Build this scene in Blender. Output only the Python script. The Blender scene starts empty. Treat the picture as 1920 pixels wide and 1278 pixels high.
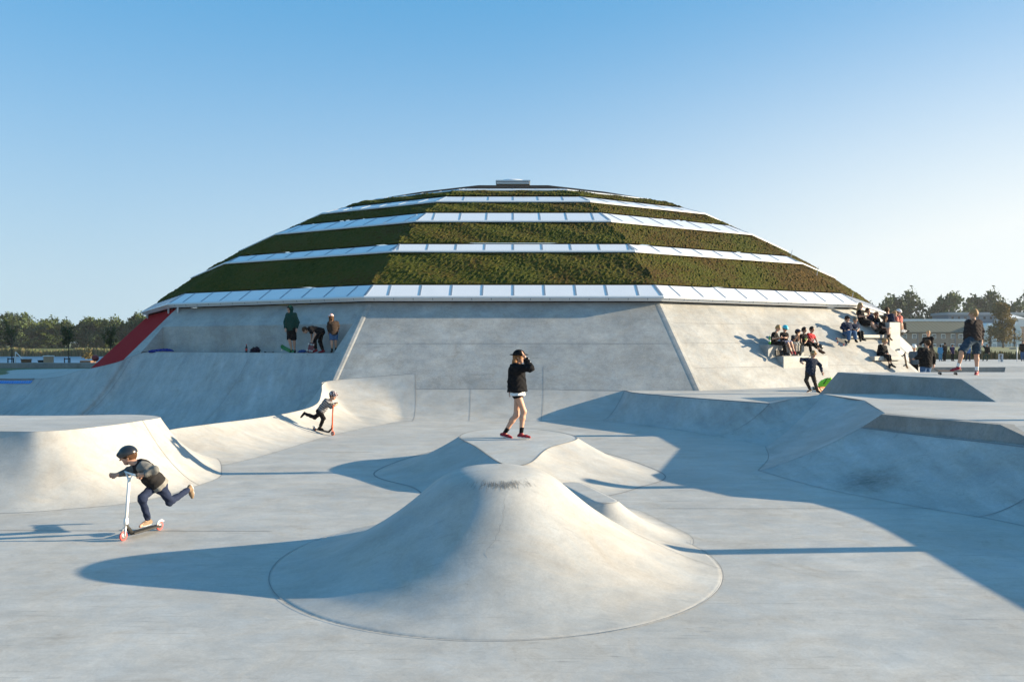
import bpy, bmesh, math, random
import numpy as np
from mathutils import Vector, Matrix
R = math.radians
random.seed(7); rng = np.random.default_rng(7)
scene = bpy.context.scene
COL = scene.collection
# ------------------------------------------------------------------ camera, sky, sun, exposure
FPX, HOR, CAMZ = 1530.0, 643.0, 2.35          # focal length in pixels of the 1920 px photograph, horizon row, eye height over the bowl floor
cam_d = bpy.data.cameras.new('camera'); cam = bpy.data.objects.new('camera', cam_d); COL.objects.link(cam)
cam_d.sensor_width = 36; cam_d.lens = FPX / 1920 * 36; cam_d.clip_end = 6000; cam_d.clip_start = .1
cam.location = (0, 0, CAMZ); cam.rotation_euler = (R(90), 0, 0); cam_d.shift_y = (HOR - 639) / 1920
scene.camera = cam
SUN_EL, SUN_BACK = 14.0, 3.5                  # degrees; sun stands to the right, a touch beyond the camera plane
world = bpy.data.worlds.new('World'); scene.world = world; world.use_nodes = True
wn = world.node_tree; bg = wn.nodes['Background']
sky = wn.nodes.new('ShaderNodeTexSky'); sky.sky_type = 'NISHITA'; sky.sun_disc = False
sky.sun_elevation = R(SUN_EL); sky.sun_rotation = R(90 - SUN_BACK)
sky.air_density = 1.0; sky.dust_density = .3; sky.ozone_density = 4.0; sky.altitude = 0
def wnode(t, **k):
    n = wn.nodes.new(t)
    for a, v in k.items(): setattr(n, a, v)
    return n
tint = wnode('ShaderNodeMix', data_type='RGBA', blend_type='MULTIPLY'); tint.inputs[0].default_value = 1; tint.inputs[7].default_value = (.72, 1.2, 1.3, 1)
wn.links.new(sky.outputs[0], tint.inputs[6])
wtc = wnode('ShaderNodeTexCoord'); wsp = wnode('ShaderNodeSeparateXYZ'); wn.links.new(wtc.outputs['Generated'], wsp.inputs[0])
wz = wnode('ShaderNodeMapRange', interpolation_type='SMOOTHSTEP'); wz.inputs[1].default_value = -.08; wz.inputs[2].default_value = .44; wz.inputs[3].default_value = 1; wz.inputs[4].default_value = 0
wn.links.new(wsp.outputs['Z'], wz.inputs[0])
wx = wnode('ShaderNodeMapRange'); wx.inputs[1].default_value = -.45; wx.inputs[2].default_value = .55; wn.links.new(wsp.outputs['X'], wx.inputs[0])
wh = wnode('ShaderNodeMix', data_type='RGBA'); wh.inputs[6].default_value = (3.45, 4.3, 4.8, 1); wh.inputs[7].default_value = (5.4, 5.75, 5.8, 1); wn.links.new(wx.outputs[0], wh.inputs[0])   # pale humid air low over the horizon, brighter towards the sun
wb = wnode('ShaderNodeMix', data_type='RGBA'); wb.inputs[0].default_value = .72; wn.links.new(tint.outputs[2], wb.inputs[6]); wb.inputs[7].default_value = (.80, 2.62, 4.6, 1)
wx2 = wnode('ShaderNodeMapRange', interpolation_type='SMOOTHSTEP'); wx2.inputs[1].default_value = -.1; wx2.inputs[2].default_value = .7; wn.links.new(wsp.outputs['X'], wx2.inputs[0])
wz2 = wnode('ShaderNodeMapRange', interpolation_type='SMOOTHSTEP'); wz2.inputs[1].default_value = .05; wz2.inputs[2].default_value = .55; wz2.inputs[3].default_value = .42; wz2.inputs[4].default_value = 0; wn.links.new(wsp.outputs['Z'], wz2.inputs[0])
wmm = wnode('ShaderNodeMath', operation='MULTIPLY_ADD', use_clamp=True); wn.links.new(wx2.outputs[0], wmm.inputs[0]); wn.links.new(wz2.outputs[0], wmm.inputs[1]); wn.links.new(wz.outputs[0], wmm.inputs[2])
wm = wnode('ShaderNodeMix', data_type='RGBA'); wn.links.new(wmm.outputs[0], wm.inputs[0]); wn.links.new(wb.outputs[2], wm.inputs[6]); wn.links.new(wh.outputs[2], wm.inputs[7])
wn.links.new(wm.outputs[2], bg.inputs[0]); bg.inputs[1].default_value = .05
sl = bpy.data.lights.new('sun', 'SUN'); sun = bpy.data.objects.new('sun', sl); COL.objects.link(sun)
sl.energy = 3.9; sl.angle = R(.5); sl.color = (1, .825, .58)
sdir = Vector((math.cos(R(SUN_EL)) * math.cos(R(SUN_BACK)), math.cos(R(SUN_EL)) * math.sin(R(SUN_BACK)), math.sin(R(SUN_EL))))
sun.rotation_euler = sdir.to_track_quat('Z', 'Y').to_euler(); sun.location = sdir * 60
scene.view_settings.view_transform = 'Standard'; scene.view_settings.look = 'None'; scene.view_settings.gamma = 1
scene.view_settings.exposure = 1.78
# ------------------------------------------------------------------ helpers
def at(px, py, d): return Vector(((px - 960) / FPX * d, d, CAMZ - (py - HOR) / FPX * d))
def onz(px, py, z): return at(px, py, FPX * (CAMZ - z) / (py - HOR))
def tag(o, label=None, cat=None, group=None, kind=None):
    for k, v in (('label', label), ('category', cat), ('group', group), ('kind', kind)):
        if v: o[k] = v
    return o
def link(name, me, mat, parent=None, smooth=False):
    o = bpy.data.objects.new(name, me); COL.objects.link(o)
    for m in (mat if isinstance(mat, (list, tuple)) else [mat]): me.materials.append(m)
    if smooth: me.polygons.foreach_set('use_smooth', [True] * len(me.polygons))
    if parent: o.parent = parent
    return o
def mesh(name, verts, faces, mat, parent=None, smooth=False, org=(0, 0, 0)):
    me = bpy.data.meshes.new(name)
    org = Vector(org)
    me.from_pydata([tuple(Vector(v) - org) for v in verts], [], [tuple(int(i) for i in f) for f in faces]); me.update()
    o = link(name, me, mat, parent, smooth)
    if not parent and org.length: o.location = org
    return o
def empty(name, loc=(0, 0, 0), label=None, cat=None, group=None):
    o = bpy.data.objects.new(name, None); COL.objects.link(o); o.location = loc; o.empty_display_size = .2
    return tag(o, label, cat, group)
class MB:
    def __init__(s): s.v = []; s.f = []
    def add(s, vs, fs):
        b = len(s.v); s.v += [Vector(v) for v in vs]; s.f += [tuple(b + i for i in f) for f in fs]
    def box(s, lo, hi, M=None):
        x0, y0, z0 = lo; x1, y1, z1 = hi
        vs = [Vector(p) for p in ((x0,y0,z0),(x1,y0,z0),(x1,y1,z0),(x0,y1,z0),(x0,y0,z1),(x1,y0,z1),(x1,y1,z1),(x0,y1,z1))]
        if M: vs = [M @ v for v in vs]
        s.add(vs, [(0,3,2,1),(4,5,6,7),(0,1,5,4),(1,2,6,5),(2,3,7,6),(3,0,4,7)])
    def tube(s, pts, rad, n=8, cap=True):
        pts = [Vector(p) for p in pts]
        if not isinstance(rad, (list, tuple)): rad = [rad] * len(pts)
        b = len(s.v); up = Vector((0, 0, 1))
        for i, p in enumerate(pts):
            d = (pts[min(i + 1, len(pts) - 1)] - pts[max(i - 1, 0)]).normalized()
            a = d.cross(up if abs(d.z) < .95 else Vector((0, 1, 0))).normalized(); c = d.cross(a)
            for k in range(n):
                t = 2 * math.pi * k / n; s.v.append(p + (a * math.cos(t) + c * math.sin(t)) * rad[i])
        for i in range(len(pts) - 1):
            for k in range(n):
                q = (k + 1) % n; s.f.append((b + i*n + k, b + i*n + q, b + (i+1)*n + q, b + (i+1)*n + k))
        if cap:
            s.f.append(tuple(b + k for k in range(n))[::-1]); e = b + (len(pts) - 1) * n; s.f.append(tuple(e + k for k in range(n)))
    def lathe(s, prof, n, M=None):
        b = len(s.v)
        for r, z in prof:
            for k in range(n):
                t = 2 * math.pi * k / n; p = Vector((r * math.cos(t), r * math.sin(t), z)); s.v.append(M @ p if M else p)
        for i in range(len(prof) - 1):
            for k in range(n):
                q = (k + 1) % n; s.f.append((b + i*n + k, b + i*n + q, b + (i+1)*n + q, b + (i+1)*n + k))
        s.f.append(tuple(b + k for k in range(n))[::-1]); e = b + (len(prof) - 1) * n; s.f.append(tuple(e + k for k in range(n)))
    def prism(s, poly, z0, z1):
        n = len(poly); vs = [Vector((p[0], p[1], z0)) for p in poly] + [Vector((p[0], p[1], z1)) for p in poly]
        s.add(vs, [tuple(range(n))[::-1], tuple(range(n, 2*n))] + [(i, (i+1) % n, n + (i+1) % n, n + i) for i in range(n)])
    def grid(s, P):
        a, b = len(P), len(P[0]); o = len(s.v)
        for r in P: s.v += [Vector(p) for p in r]
        for i in range(a - 1):
            for j in range(b - 1): s.f.append((o + i*b + j, o + i*b + j + 1, o + (i+1)*b + j + 1, o + (i+1)*b + j))
    def build(s, name, mat, parent=None, smooth=False, org=(0, 0, 0), bevel=0):
        o = mesh(name, s.v, s.f, mat, parent, smooth, org)
        if bevel:
            m = o.modifiers.new('bevel', 'BEVEL'); m.width = bevel; m.segments = 2; m.limit_method = 'ANGLE'; m.angle_limit = R(40)
        return o
# ------------------------------------------------------------------ materials
def newmat(name):
    m = bpy.data.materials.new(name); m.use_nodes = True
    return m, m.node_tree.nodes, m.node_tree.links, m.node_tree.nodes['Principled BSDF']
def plain(name, col, rough=.7, var=.12, scale=30, metal=0, bump=0, coat=0, spec=.5):
    m, N, L, P = newmat(name); P.inputs['Specular IOR Level'].default_value = spec
    P.inputs['Roughness'].default_value = rough; P.inputs['Metallic'].default_value = metal
    P.inputs['Coat Weight'].default_value = coat
    tc = N.new('ShaderNodeTexCoord'); no = N.new('ShaderNodeTexNoise'); no.inputs['Scale'].default_value = scale; no.inputs['Detail'].default_value = 4
    L.new(tc.outputs['Object'], no.inputs['Vector'])
    r = N.new('ShaderNodeMix'); r.data_type = 'RGBA'
    r.inputs[6].default_value = tuple(c * (1 - var) for c in col) + (1,); r.inputs[7].default_value = tuple(min(1, c * (1 + var)) for c in col) + (1,)
    L.new(no.outputs['Fac'], r.inputs[0]); L.new(r.outputs[2], P.inputs['Base Color'])
    if bump:
        b = N.new('ShaderNodeBump'); b.inputs['Strength'].default_value = bump; b.inputs['Distance'].default_value = .02
        L.new(no.outputs['Fac'], b.inputs['Height']); L.new(b.outputs[0], P.inputs['Normal'])
    return m
def concrete(name, col, mott=.22, streak=.5, sdir=(.25, 1.6, 1.2), scuff=.35, rough=.62):
    m, N, L, P = newmat(name)
    geo = N.new('ShaderNodeNewGeometry')
    def noise(scale, det, mp=None, rgh=.55, dist=0):
        n = N.new('ShaderNodeTexNoise'); n.inputs['Scale'].default_value = scale; n.inputs['Detail'].default_value = det
        n.inputs['Roughness'].default_value = rgh; n.inputs['Distortion'].default_value = dist
        if mp:
            k = N.new('ShaderNodeMapping'); k.inputs['Scale'].default_value = mp; L.new(geo.outputs['Position'], k.inputs[0]); L.new(k.outputs[0], n.inputs['Vector'])
        else: L.new(geo.outputs['Position'], n.inputs['Vector'])
        return n
    def ramp(src, p0, p1, v0, v1):
        k = N.new('ShaderNodeMapRange'); k.inputs[1].default_value = p0; k.inputs[2].default_value = p1
        k.inputs[3].default_value = v0; k.inputs[4].default_value = v1; L.new(src, k.inputs[0]); return k.outputs[0]
    def mul(a, b):
        k = N.new('ShaderNodeMath'); k.operation = 'MULTIPLY'; L.new(a, k.inputs[0]); L.new(b, k.inputs[1]); return k.outputs[0]
    big = noise(.55, 6, None, .6, .4); mid = noise(3.2, 7, None, .68, .6); stre = noise(2.2, 6, sdir, .65, .3); fine = noise(55, 3)
    blot = noise(1.3, 8, None, .75, 1.2); scr = noise(5.5, 5, (sdir[0]*.5, sdir[1]*3, sdir[2]*2), .6, .8)
    v = mul(ramp(big.outputs['Fac'], .3, .7, 1 - mott, 1 + mott * .6), ramp(mid.outputs['Fac'], .28, .72, 1 - mott * .6, 1 + mott * .5))
    v = mul(v, ramp(stre.outputs['Fac'], .3, .7, 1 - .22 * streak, 1 + .16 * streak))
    v = mul(v, ramp(fine.outputs['Fac'], .3, .7, .95, 1.05))
    swirl = noise(8.5, 9, None, .72, 2.2); v = mul(v, ramp(swirl.outputs['Fac'], .3, .7, 1 - mott * .75, 1 + mott * .55))
    spk = noise(23, 4, None, .6, .5); v = mul(v, ramp(spk.outputs['Fac'], .68, .76, 1, .72))
    v = mul(v, ramp(blot.outputs['Fac'], .56, .74, 1, 1 - scuff * .5))
    v = mul(v, ramp(scr.outputs['Fac'], .6, .8, 1, 1 - scuff))
    mc = N.new('ShaderNodeMix'); mc.data_type = 'RGBA'
    mc.inputs[6].default_value = (col[0] * .96, col[1] * 1.0, col[2] * 1.03, 1); mc.inputs[7].default_value = (col[0] * 1.05, col[1] * 1.0, col[2] * .93, 1)
    L.new(ramp(blot.outputs['Fac'], .35, .65, 0, 1), mc.inputs[0])
    vm = N.new('ShaderNodeVectorMath'); vm.operation = 'SCALE'; L.new(mc.outputs[2], vm.inputs[0]); L.new(v, vm.inputs['Scale'])
    L.new(vm.outputs[0], P.inputs['Base Color'])
    L.new(ramp(mid.outputs['Fac'], .3, .7, rough - .1, rough + .12), P.inputs['Roughness'])
    b = N.new('ShaderNodeBump'); b.inputs['Strength'].default_value = .12; b.inputs['Distance'].default_value = .012
    L.new(mid.outputs['Fac'], b.inputs['Height'])
    b2 = N.new('ShaderNodeBump'); b2.inputs['Strength'].default_value = .12; b2.inputs['Distance'].default_value = .004
    L.new(fine.outputs['Fac'], b2.inputs['Height']); L.new(b.outputs[0], b2.inputs['Normal']); L.new(b2.outputs[0], P.inputs['Normal'])
    return m
M_floor = concrete('concrete_floor', (.425, .42, .408), .15, .5, (.55, 1.4, 1), .5)
M_bank = concrete('concrete_bank', (.405, .40, .388), .12, .6, (.8, 1.4, .5), .28)
M_wall = concrete('concrete_wall', (.37, .372, .366), .25, .5, (.5, .5, 1.6), .35)
M_bowl = concrete('concrete_bowl', (.40, .405, .405), .17, .8, (1.6, .4, .5), .35)
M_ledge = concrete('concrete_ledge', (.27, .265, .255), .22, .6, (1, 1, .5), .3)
M_top = concrete('concrete_top', (.47, .468, .455), .13, .4, (.6, 1.3, 1), .4)
M_joint = plain('joint_filler', (.22, .225, .23), .9, .3, 9)
def scuffmat():
    m, N, L, P = newmat('rubber_scuffs'); P.inputs['Base Color'].default_value = (.17, .17, .165, 1); P.inputs['Roughness'].default_value = .8
    return m
M_scuff = scuffmat()
# ------------------------------------------------------------------ curve tools
def resample(pts, n, smooth=True):
    P = np.array([tuple(p) for p in pts], float)
    if smooth and len(P) > 2:
        E = np.vstack([2 * P[0] - P[1], P, 2 * P[-1] - P[-2]]); out = []
        for i in range(1, len(E) - 2):
            for t in np.linspace(0, 1, 24, endpoint=False):
                a, b, c, d = E[i-1], E[i], E[i+1], E[i+2]
                out.append(.5 * (2*b + (c-a)*t + (2*a-5*b+4*c-d)*t*t + (3*b-a-3*c+d)*t**3))
        out.append(P[-1]); P = np.array(out)
    s = np.r_[0, np.cumsum(np.linalg.norm(np.diff(P, axis=0), axis=1))]
    u = np.linspace(0, s[-1], n)
    return np.stack([np.interp(u, s, P[:, k]) for k in range(P.shape[1])], 1)
def paired(F, T, n, smooth=True):
    """both curves have matching control points: sample them by control parameter so rails stay matched"""
    def cr(P):
        P = np.array([tuple(p) for p in P], float); E = np.vstack([2 * P[0] - P[1], P, 2 * P[-1] - P[-2]]); m = len(P) - 1; out = []
        for u in np.linspace(0, m, n):
            i = min(int(u), m - 1); t = u - i; a, b, c, d = E[i], E[i+1], E[i+2], E[i+3]
            out.append(.5 * (2*b + (c-a)*t + (2*a-5*b+4*c-d)*t*t + (3*b-a-3*c+d)*t**3) if smooth else b + (c - b) * t)
        return np.array(out)
    return cr(F), cr(T)
def loft(F, T, m, g):
    """rows from foot F to top T; g maps 0..1 across to 0..1 up"""
    rows = []
    for t in np.linspace(0, 1, m):
        p = F + (T - F) * t; p[:, 2] = F[:, 2] + (T[:, 2] - F[:, 2]) * g(t); rows.append(p)
    return rows
def loopc(pts, n):
    P = [tuple(p) for p in pts]; k = len(P); P3 = np.array(P, float); out = []
    for u in np.linspace(0, k, n, endpoint=False):
        i = int(u); t = u - i; a, b, c, d = (P3[(i + j) % k] for j in (-1, 0, 1, 2))
        out.append(.5 * (2*b + (c-a)*t + (2*a-5*b+4*c-d)*t*t + (3*b-a-3*c+d)*t**3))
    return np.array(out)
def ribbon(mb, pts, w=.012, lift=.004, nrm=None):
    pts = [Vector(p) for p in pts]
    for i, p in enumerate(pts):
        d = (pts[min(i+1, len(pts)-1)] - pts[max(i-1, 0)]).normalized(); n = Vector(nrm[i]) if nrm is not None else Vector((0, 0, 1))
        s = d.cross(n).normalized() * w * .5; q = p + n * lift; mb.v += [q - s, q + s]
        if i: b = len(mb.v) - 4; mb.f.append((b, b+1, b+3, b+2))
def joints_on(parent, lines, w=.012, lift=.004, name='expansion_joint'):
    mb = MB()
    for l in lines:
        nr = None
        if isinstance(l, tuple): l, nr = l
        ribbon(mb, l, w, lift, nr)
    return mb.build(name, M_joint, parent)
def gridnorm(rows, i=None, j=None):
    G = np.array(rows); du = np.gradient(G, axis=0); dv = np.gradient(G, axis=1); n = np.cross(dv, du)
    n /= np.linalg.norm(n, axis=2, keepdims=True) + 1e-9
    n[n[..., 2] < 0] *= -1
    return (G[i], n[i]) if i is not None else (G[:, j], n[:, j])
# ------------------------------------------------------------------ terrain
def sstep(a, b, x):
    t = np.clip((x - a) / (b - a), 0, 1); return t * t * (3 - 2 * t)
def make_ground():
    xs = np.unique(np.r_[np.linspace(-2500, -200, 14), np.linspace(-200, -40, 41), np.linspace(-40, 60, 81), np.linspace(60, 300, 40), np.linspace(300, 2500, 14)])
    ys = np.unique(np.r_[np.linspace(-60, 0, 8), np.linspace(0, 110, 89), np.linspace(110, 320, 60), np.linspace(320, 4000, 14)])
    X, Y = np.meshgrid(xs, ys)
    Z = .68 + .0 * X
    Z = np.where(X < -4, .68 + .17 * sstep(-4, -20, X) * sstep(80, 40, Y) + .12 * np.exp(-((Y - 55) / 3.0) ** 2) * (X < -10), Z)
    lake = sstep(-2, -10, X + .06 * (Y - 60)) * sstep(58, 64, Y) * sstep(236, 228, Y)
    Z = Z * (1 - lake) + (-2.6) * lake
    far = sstep(228, 250, Y) * sstep(40, -40, X); Z = Z + far * .4
    rise = sstep(85, 125, Y) * sstep(10, 30, X); Z = Z + rise * .55
    pit = sstep(-24, -20, X) * sstep(36, 33, X) * sstep(44, 38, Y); Z = Z * (1 - pit) - 1.6 * pit
    nb = len(xs); V = np.stack([X.ravel(), Y.ravel(), Z.ravel()], 1)
    F = [(i*nb+j, i*nb+j+1, (i+1)*nb+j+1, (i+1)*nb+j) for i in range(len(ys)-1) for j in range(nb-1)]
    m, N, L, P = newmat('grassland'); geo = N.new('ShaderNodeNewGeometry'); n = N.new('ShaderNodeTexNoise'); n.inputs['Scale'].default_value = .25; n.inputs['Detail'].default_value = 8
    L.new(geo.outputs['Position'], n.inputs['Vector']); r = N.new('ShaderNodeValToRGB')
    r.color_ramp.elements[0].position = .35; r.color_ramp.elements[0].color = (.05, .075, .02, 1); r.color_ramp.elements[1].position = .7; r.color_ramp.elements[1].color = (.16, .17, .05, 1)
    L.new(n.outputs['Fac'], r.inputs[0]); L.new(r.outputs[0], P.inputs['Base Color']); P.inputs['Roughness'].default_value = .9
    return tag(mesh('ground', V, F, m, smooth=True), kind='structure')
make_ground()
def make_water():
    m, N, L, P = newmat('lake_water'); P.inputs['Base Color'].default_value = (.035, .13, .26, 1); P.inputs['Roughness'].default_value = .3; P.inputs['IOR'].default_value = 1.12
    geo = N.new('ShaderNodeNewGeometry'); n = N.new('ShaderNodeTexNoise'); n.inputs['Scale'].default_value = 1.2; n.inputs['Detail'].default_value = 3
    b = N.new('ShaderNodeBump'); b.inputs['Strength'].default_value = .3; b.inputs['Distance'].default_value = .2
    L.new(geo.outputs['Position'], n.inputs['Vector']); L.new(n.outputs['Fac'], b.inputs['Height']); L.new(b.outputs[0], P.inputs['Normal'])
    return tag(mesh('lake_water', [(-700, 50, -1.4), (30, 50, -1.4), (30, 262, -1.4), (-700, 262, -1.4)], [(0, 1, 2, 3)], m), kind='structure')
make_water()
# bowl floor
EDGE = [(-5.9, 46, 0), (-5.9, 26.4, 0), (-5.7, 24.5, 0), (-5.75, 22.6, 0), (-6.15, 19.9, 0), (-6.6, 18.1, 0), (-6.98, 17.1, 0), (-7.3, 16.3, 0), (-9.6, 16.3, 0), (-13, 15, 0), (-32, 15, 0)]
fl = mesh('bowl_floor', [(-32, -12, 0), (34, -12, 0), (34, 46, 0)] + EDGE, [tuple(range(3 + len(EDGE)))], M_floor); tag(fl, kind='structure')
tag(mesh('deep_bowl_floor', [(x, y, -.8) for x, y, z in [(-60, 46, 0)] + EDGE + [(-60, 15, 0)]], [tuple(range(2 + len(EDGE)))[::-1]], M_bowl), kind='structure')
def circ(cx, cy, r, a0, a1, n=60, rx=1, z=0): return [(cx + r * rx * math.cos(R(a)), cy + r * math.sin(R(a)), z) for a in np.linspace(a0, a1, n)]
joints_on(fl, [[(-14, 10.35, 0), (-3, 10.2, 0)], [(2.2, 11.6, 0), (6.2, 11.6, 0)], [(-12, 17.3, 0), (-3, 17.6, 0)], [(-4.6, 24.05, 0), (3.3, 24.05, 0)]], .012)
# near mound: rounded volcano with a lower shoulder behind on the right
def hm1(x, y):
    r = np.hypot(x + .16, y - 8.8)
    ang = np.arctan2(y - 8.8, x + .16)
    prof_r = [0, .22, .42, .56, .68, .85, 1.05, 1.28, 1.55, 1.8, 2.05, 2.35]; prof_z = [1.02, 1.015, .985, .93, .85, .70, .54, .385, .23, .12, .042, 0]
    xs = np.linspace(0, 2.35, 120); E = np.interp(xs, prof_r, prof_z)
    k = np.ones(9) / 9; E2 = np.convolve(np.pad(E, 4, mode='edge'), k, 'valid'); E2[-1] = 0
    return np.interp(r, xs, E2)
SA, SB = np.array([.82, 11.0]), np.array([1.12, 9.86])        # spine of the low shoulder behind the cone
def hm1b(x, y):
    d = SB - SA; t = np.clip(((x - SA[0]) * d[0] + (y - SA[1]) * d[1]) / (d @ d), 0, 1); r = np.hypot(x - SA[0] - t * d[0], y - SA[1] - t * d[1])
    return .45 * np.clip((1.04 - r) / (1.04 - .15), 0, 1) ** 1.75
def capsule(rad, n=40):
    u = (SB - SA) / np.linalg.norm(SB - SA); a0 = math.atan2(u[1], u[0])
    return [tuple(SA + rad * np.array([math.cos(a), math.sin(a)])) for a in np.linspace(a0 + R(180), a0 + R(90), n // 3)] + [tuple(SB + rad * np.array([math.cos(a), math.sin(a)])) for a in np.linspace(a0 + R(90), a0 - R(40), n)]
def mound_near():
    n = 230; xs = np.linspace(-2.6, 3.2, n); ys = np.linspace(6.3, 12.6, n); X, Y = np.meshgrid(xs, ys)
    Z = np.maximum(hm1(X, Y), hm1b(X, Y)) + .0035
    ok = Z > .0045; V = np.stack([X, Y, Z], 2).reshape(-1, 3); F = []
    for i in range(n - 1):
        for j in range(n - 1):
            if ok[i, j] or ok[i+1, j] or ok[i, j+1] or ok[i+1, j+1]: F.append((i*n+j, i*n+j+1, (i+1)*n+j+1, (i+1)*n+j))
    low = V[:, 2] < .0045; d = SB - SA                     # pull the border of the sheet onto the exact base outline
    for k in np.nonzero(low)[0]:
        x, y = V[k, :2]; r = math.hypot(x + .16, y - 8.8); t = min(1, max(0, ((x - SA[0]) * d[0] + (y - SA[1]) * d[1]) / (d @ d))); bx, by = SA + d * t; rb = math.hypot(x - bx, y - by)
        if r - 2.352 < rb - 1.042: V[k, 0], V[k, 1] = -.16 + (x + .16) / r * 2.352, 8.8 + (y - 8.8) / r * 2.352
        else: V[k, 0], V[k, 1] = bx + (x - bx) / rb * 1.042, by + (y - by) / rb * 1.042
        V[k, 2] = -.002
    o = mesh('skate_mound', V, F, M_bank, smooth=True)
    bm = bmesh.new(); bm.from_mesh(o.data); bmesh.ops.delete(bm, geom=[v for v in bm.verts if not v.link_faces], context='VERTS'); bm.to_mesh(o.data); bm.free()
    tag(o, 'nearest concrete skate mound, tall and rounded with a scuffed top', 'skate mound')
    # base ring joint, seam over the right flank, hairline cracks
    H = lambda x, y: float(max(hm1(x, y), hm1b(x, y))) + .004
    def drape(pts): return [(x, y, H(x, y)) for x, y in pts]
    L = [[(-.16 + 2.36 * math.cos(a), 8.8 + 2.36 * math.sin(a), .004) for a in np.linspace(R(-232), R(38), 90)]]
    L.append(drape([(-.16 + r * math.cos(R(a)), 8.8 + r * math.sin(R(a))) for r, a in zip(np.linspace(.75, 2.34, 40), np.linspace(28, -8, 40))]))
    L.append([(x, y, H(x, y) + .002) for x, y in capsule(1.05) if hm1(np.array(x), np.array(y)) < .003])
    L.append(drape(capsule(.16)))
    joints_on(o, L, .008, .006)
    ck = []
    for (a0, r0, r1, w) in ((-82, .72, 1.3, 7),):
        a = a0; pts = []
        for r in np.linspace(r0, r1, 14): a += random.uniform(-1, 1) * w * .3; pts.append((-.16 + r * math.cos(R(a)), 8.8 + r * math.sin(R(a))))
        ck.append(drape(pts))
    joints_on(o, ck, .002, .003, 'hairline_crack')
    mb = MB()                                    # rubber scuffs on the lip
    for _ in range(260):
        a = R(random.gauss(-82, 13)); r = .52 + random.gauss(.03, .022); p0 = (-.16 + r * math.cos(a), 8.8 + r * math.sin(a)); da = R(random.uniform(-.6, .6)); dr = random.uniform(.02, .06)
        p1 = (-.16 + (r + dr) * math.cos(a + da), 8.8 + (r + dr) * math.sin(a + da)); ribbon(mb, drape([p0, p1]), random.uniform(.0015, .0035), .003)
    mb.build('rubber_scuffs', M_scuff, o)
    return o
mound_near()
def mound_far():
    z = .6
    T = [onz(862, 818, z), onz(893, 837, .53), onz(936, 866, .43), onz(966, 872, .40), onz(996, 866, .43), onz(1028, 840, .53), onz(1082, 822, z), onz(1044, 809, z), onz(975, 803.5, z), onz(900, 806, z)]
    F = [(-2.5, 14.9, 0), (-1.62, 13.3, 0), (-1.2, 12.4, 0), (0, 11.4, 0), (1.3, 12.4, 0), (2.0, 13.2, 0), (2.72, 14.7, 0), (1.75, 17.9, 0), (.15, 18.8, 0), (-1.55, 18.0, 0)]
    n = 160; Tc = loopc(T, n); Fc = loopc(F, n)
    m = 26; rows = loft(Fc, Tc, m, lambda t: t ** 1.55); G = [list(map(tuple, r)) + [tuple(r[0])] for r in rows]
    mb = MB(); mb.grid(G)
    o = mb.build('skate_mound', M_bank, smooth=True); tag(o, 'second concrete skate mound, flat topped, with the girl standing on it', 'skate mound')
    lf = [Tc[k % n] for k in range(128, 209)]; rt = [Tc[k] for k in range(128, 47, -1)]; top = MB()
    top.grid([[tuple(l + (q - l) * s) for s in np.linspace(0, 1, 9)] for l, q in zip(lf, rt)])
    top.build('mound_top', M_top, o, True)
    joints_on(o, [[tuple(p) for p in Fc[np.r_[0:n, 0]]], [tuple(p) for p in Tc[np.r_[0:n, 0]]]], .026)
    return o
mound_far()
# low ramp at the left with a flat top
def ramp_left():
    z = 1.0
    T = [onz(300, 781.5, z), onz(262, 789, z), onz(190, 799, z), onz(90, 808, z), (-8.3, 12.55, z), (-13, 12.9, z), (-13.2, 15.6, z), onz(60, 779, z), onz(240, 777, z)]
    F = [(-5.25, 14.75, 0), (-5.2, 13.4, 0), (-5.5, 12.2, 0), (-6.2, 11.6, 0), (-7.8, 11.2, 0), (-13.6, 11.2, 0), (-14.5, 17.6, -.8), (-10.3, 17.8, -.8), (-6.6, 17.0, 0)]
    n = 180; Tc = loopc(T, n); Fc = loopc(F, n); Tc[:, 2] = z
    rows = loft(Fc, Tc, 24, lambda t: .25 * t + .75 * t ** 1.8); mb = MB(); mb.grid([list(map(tuple, r)) + [tuple(r[0])] for r in rows])
    o = mb.build('skate_ramp', M_bank, smooth=True); tag(o, 'low sunlit concrete ramp with a flat top, behind the near scooter boy', 'skate ramp')
    t = MB(); t.add([tuple(p) for p in Tc], [tuple(range(n))]); t.build('ramp_top', M_floor, o)
    joints_on(o, [[tuple(p) for p in Tc[np.r_[0:n, 0]]], [tuple(p) for p in Fc[np.r_[0:n, 0]]]] + [gridnorm(rows, j=18)], .01)
ramp_left()
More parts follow.
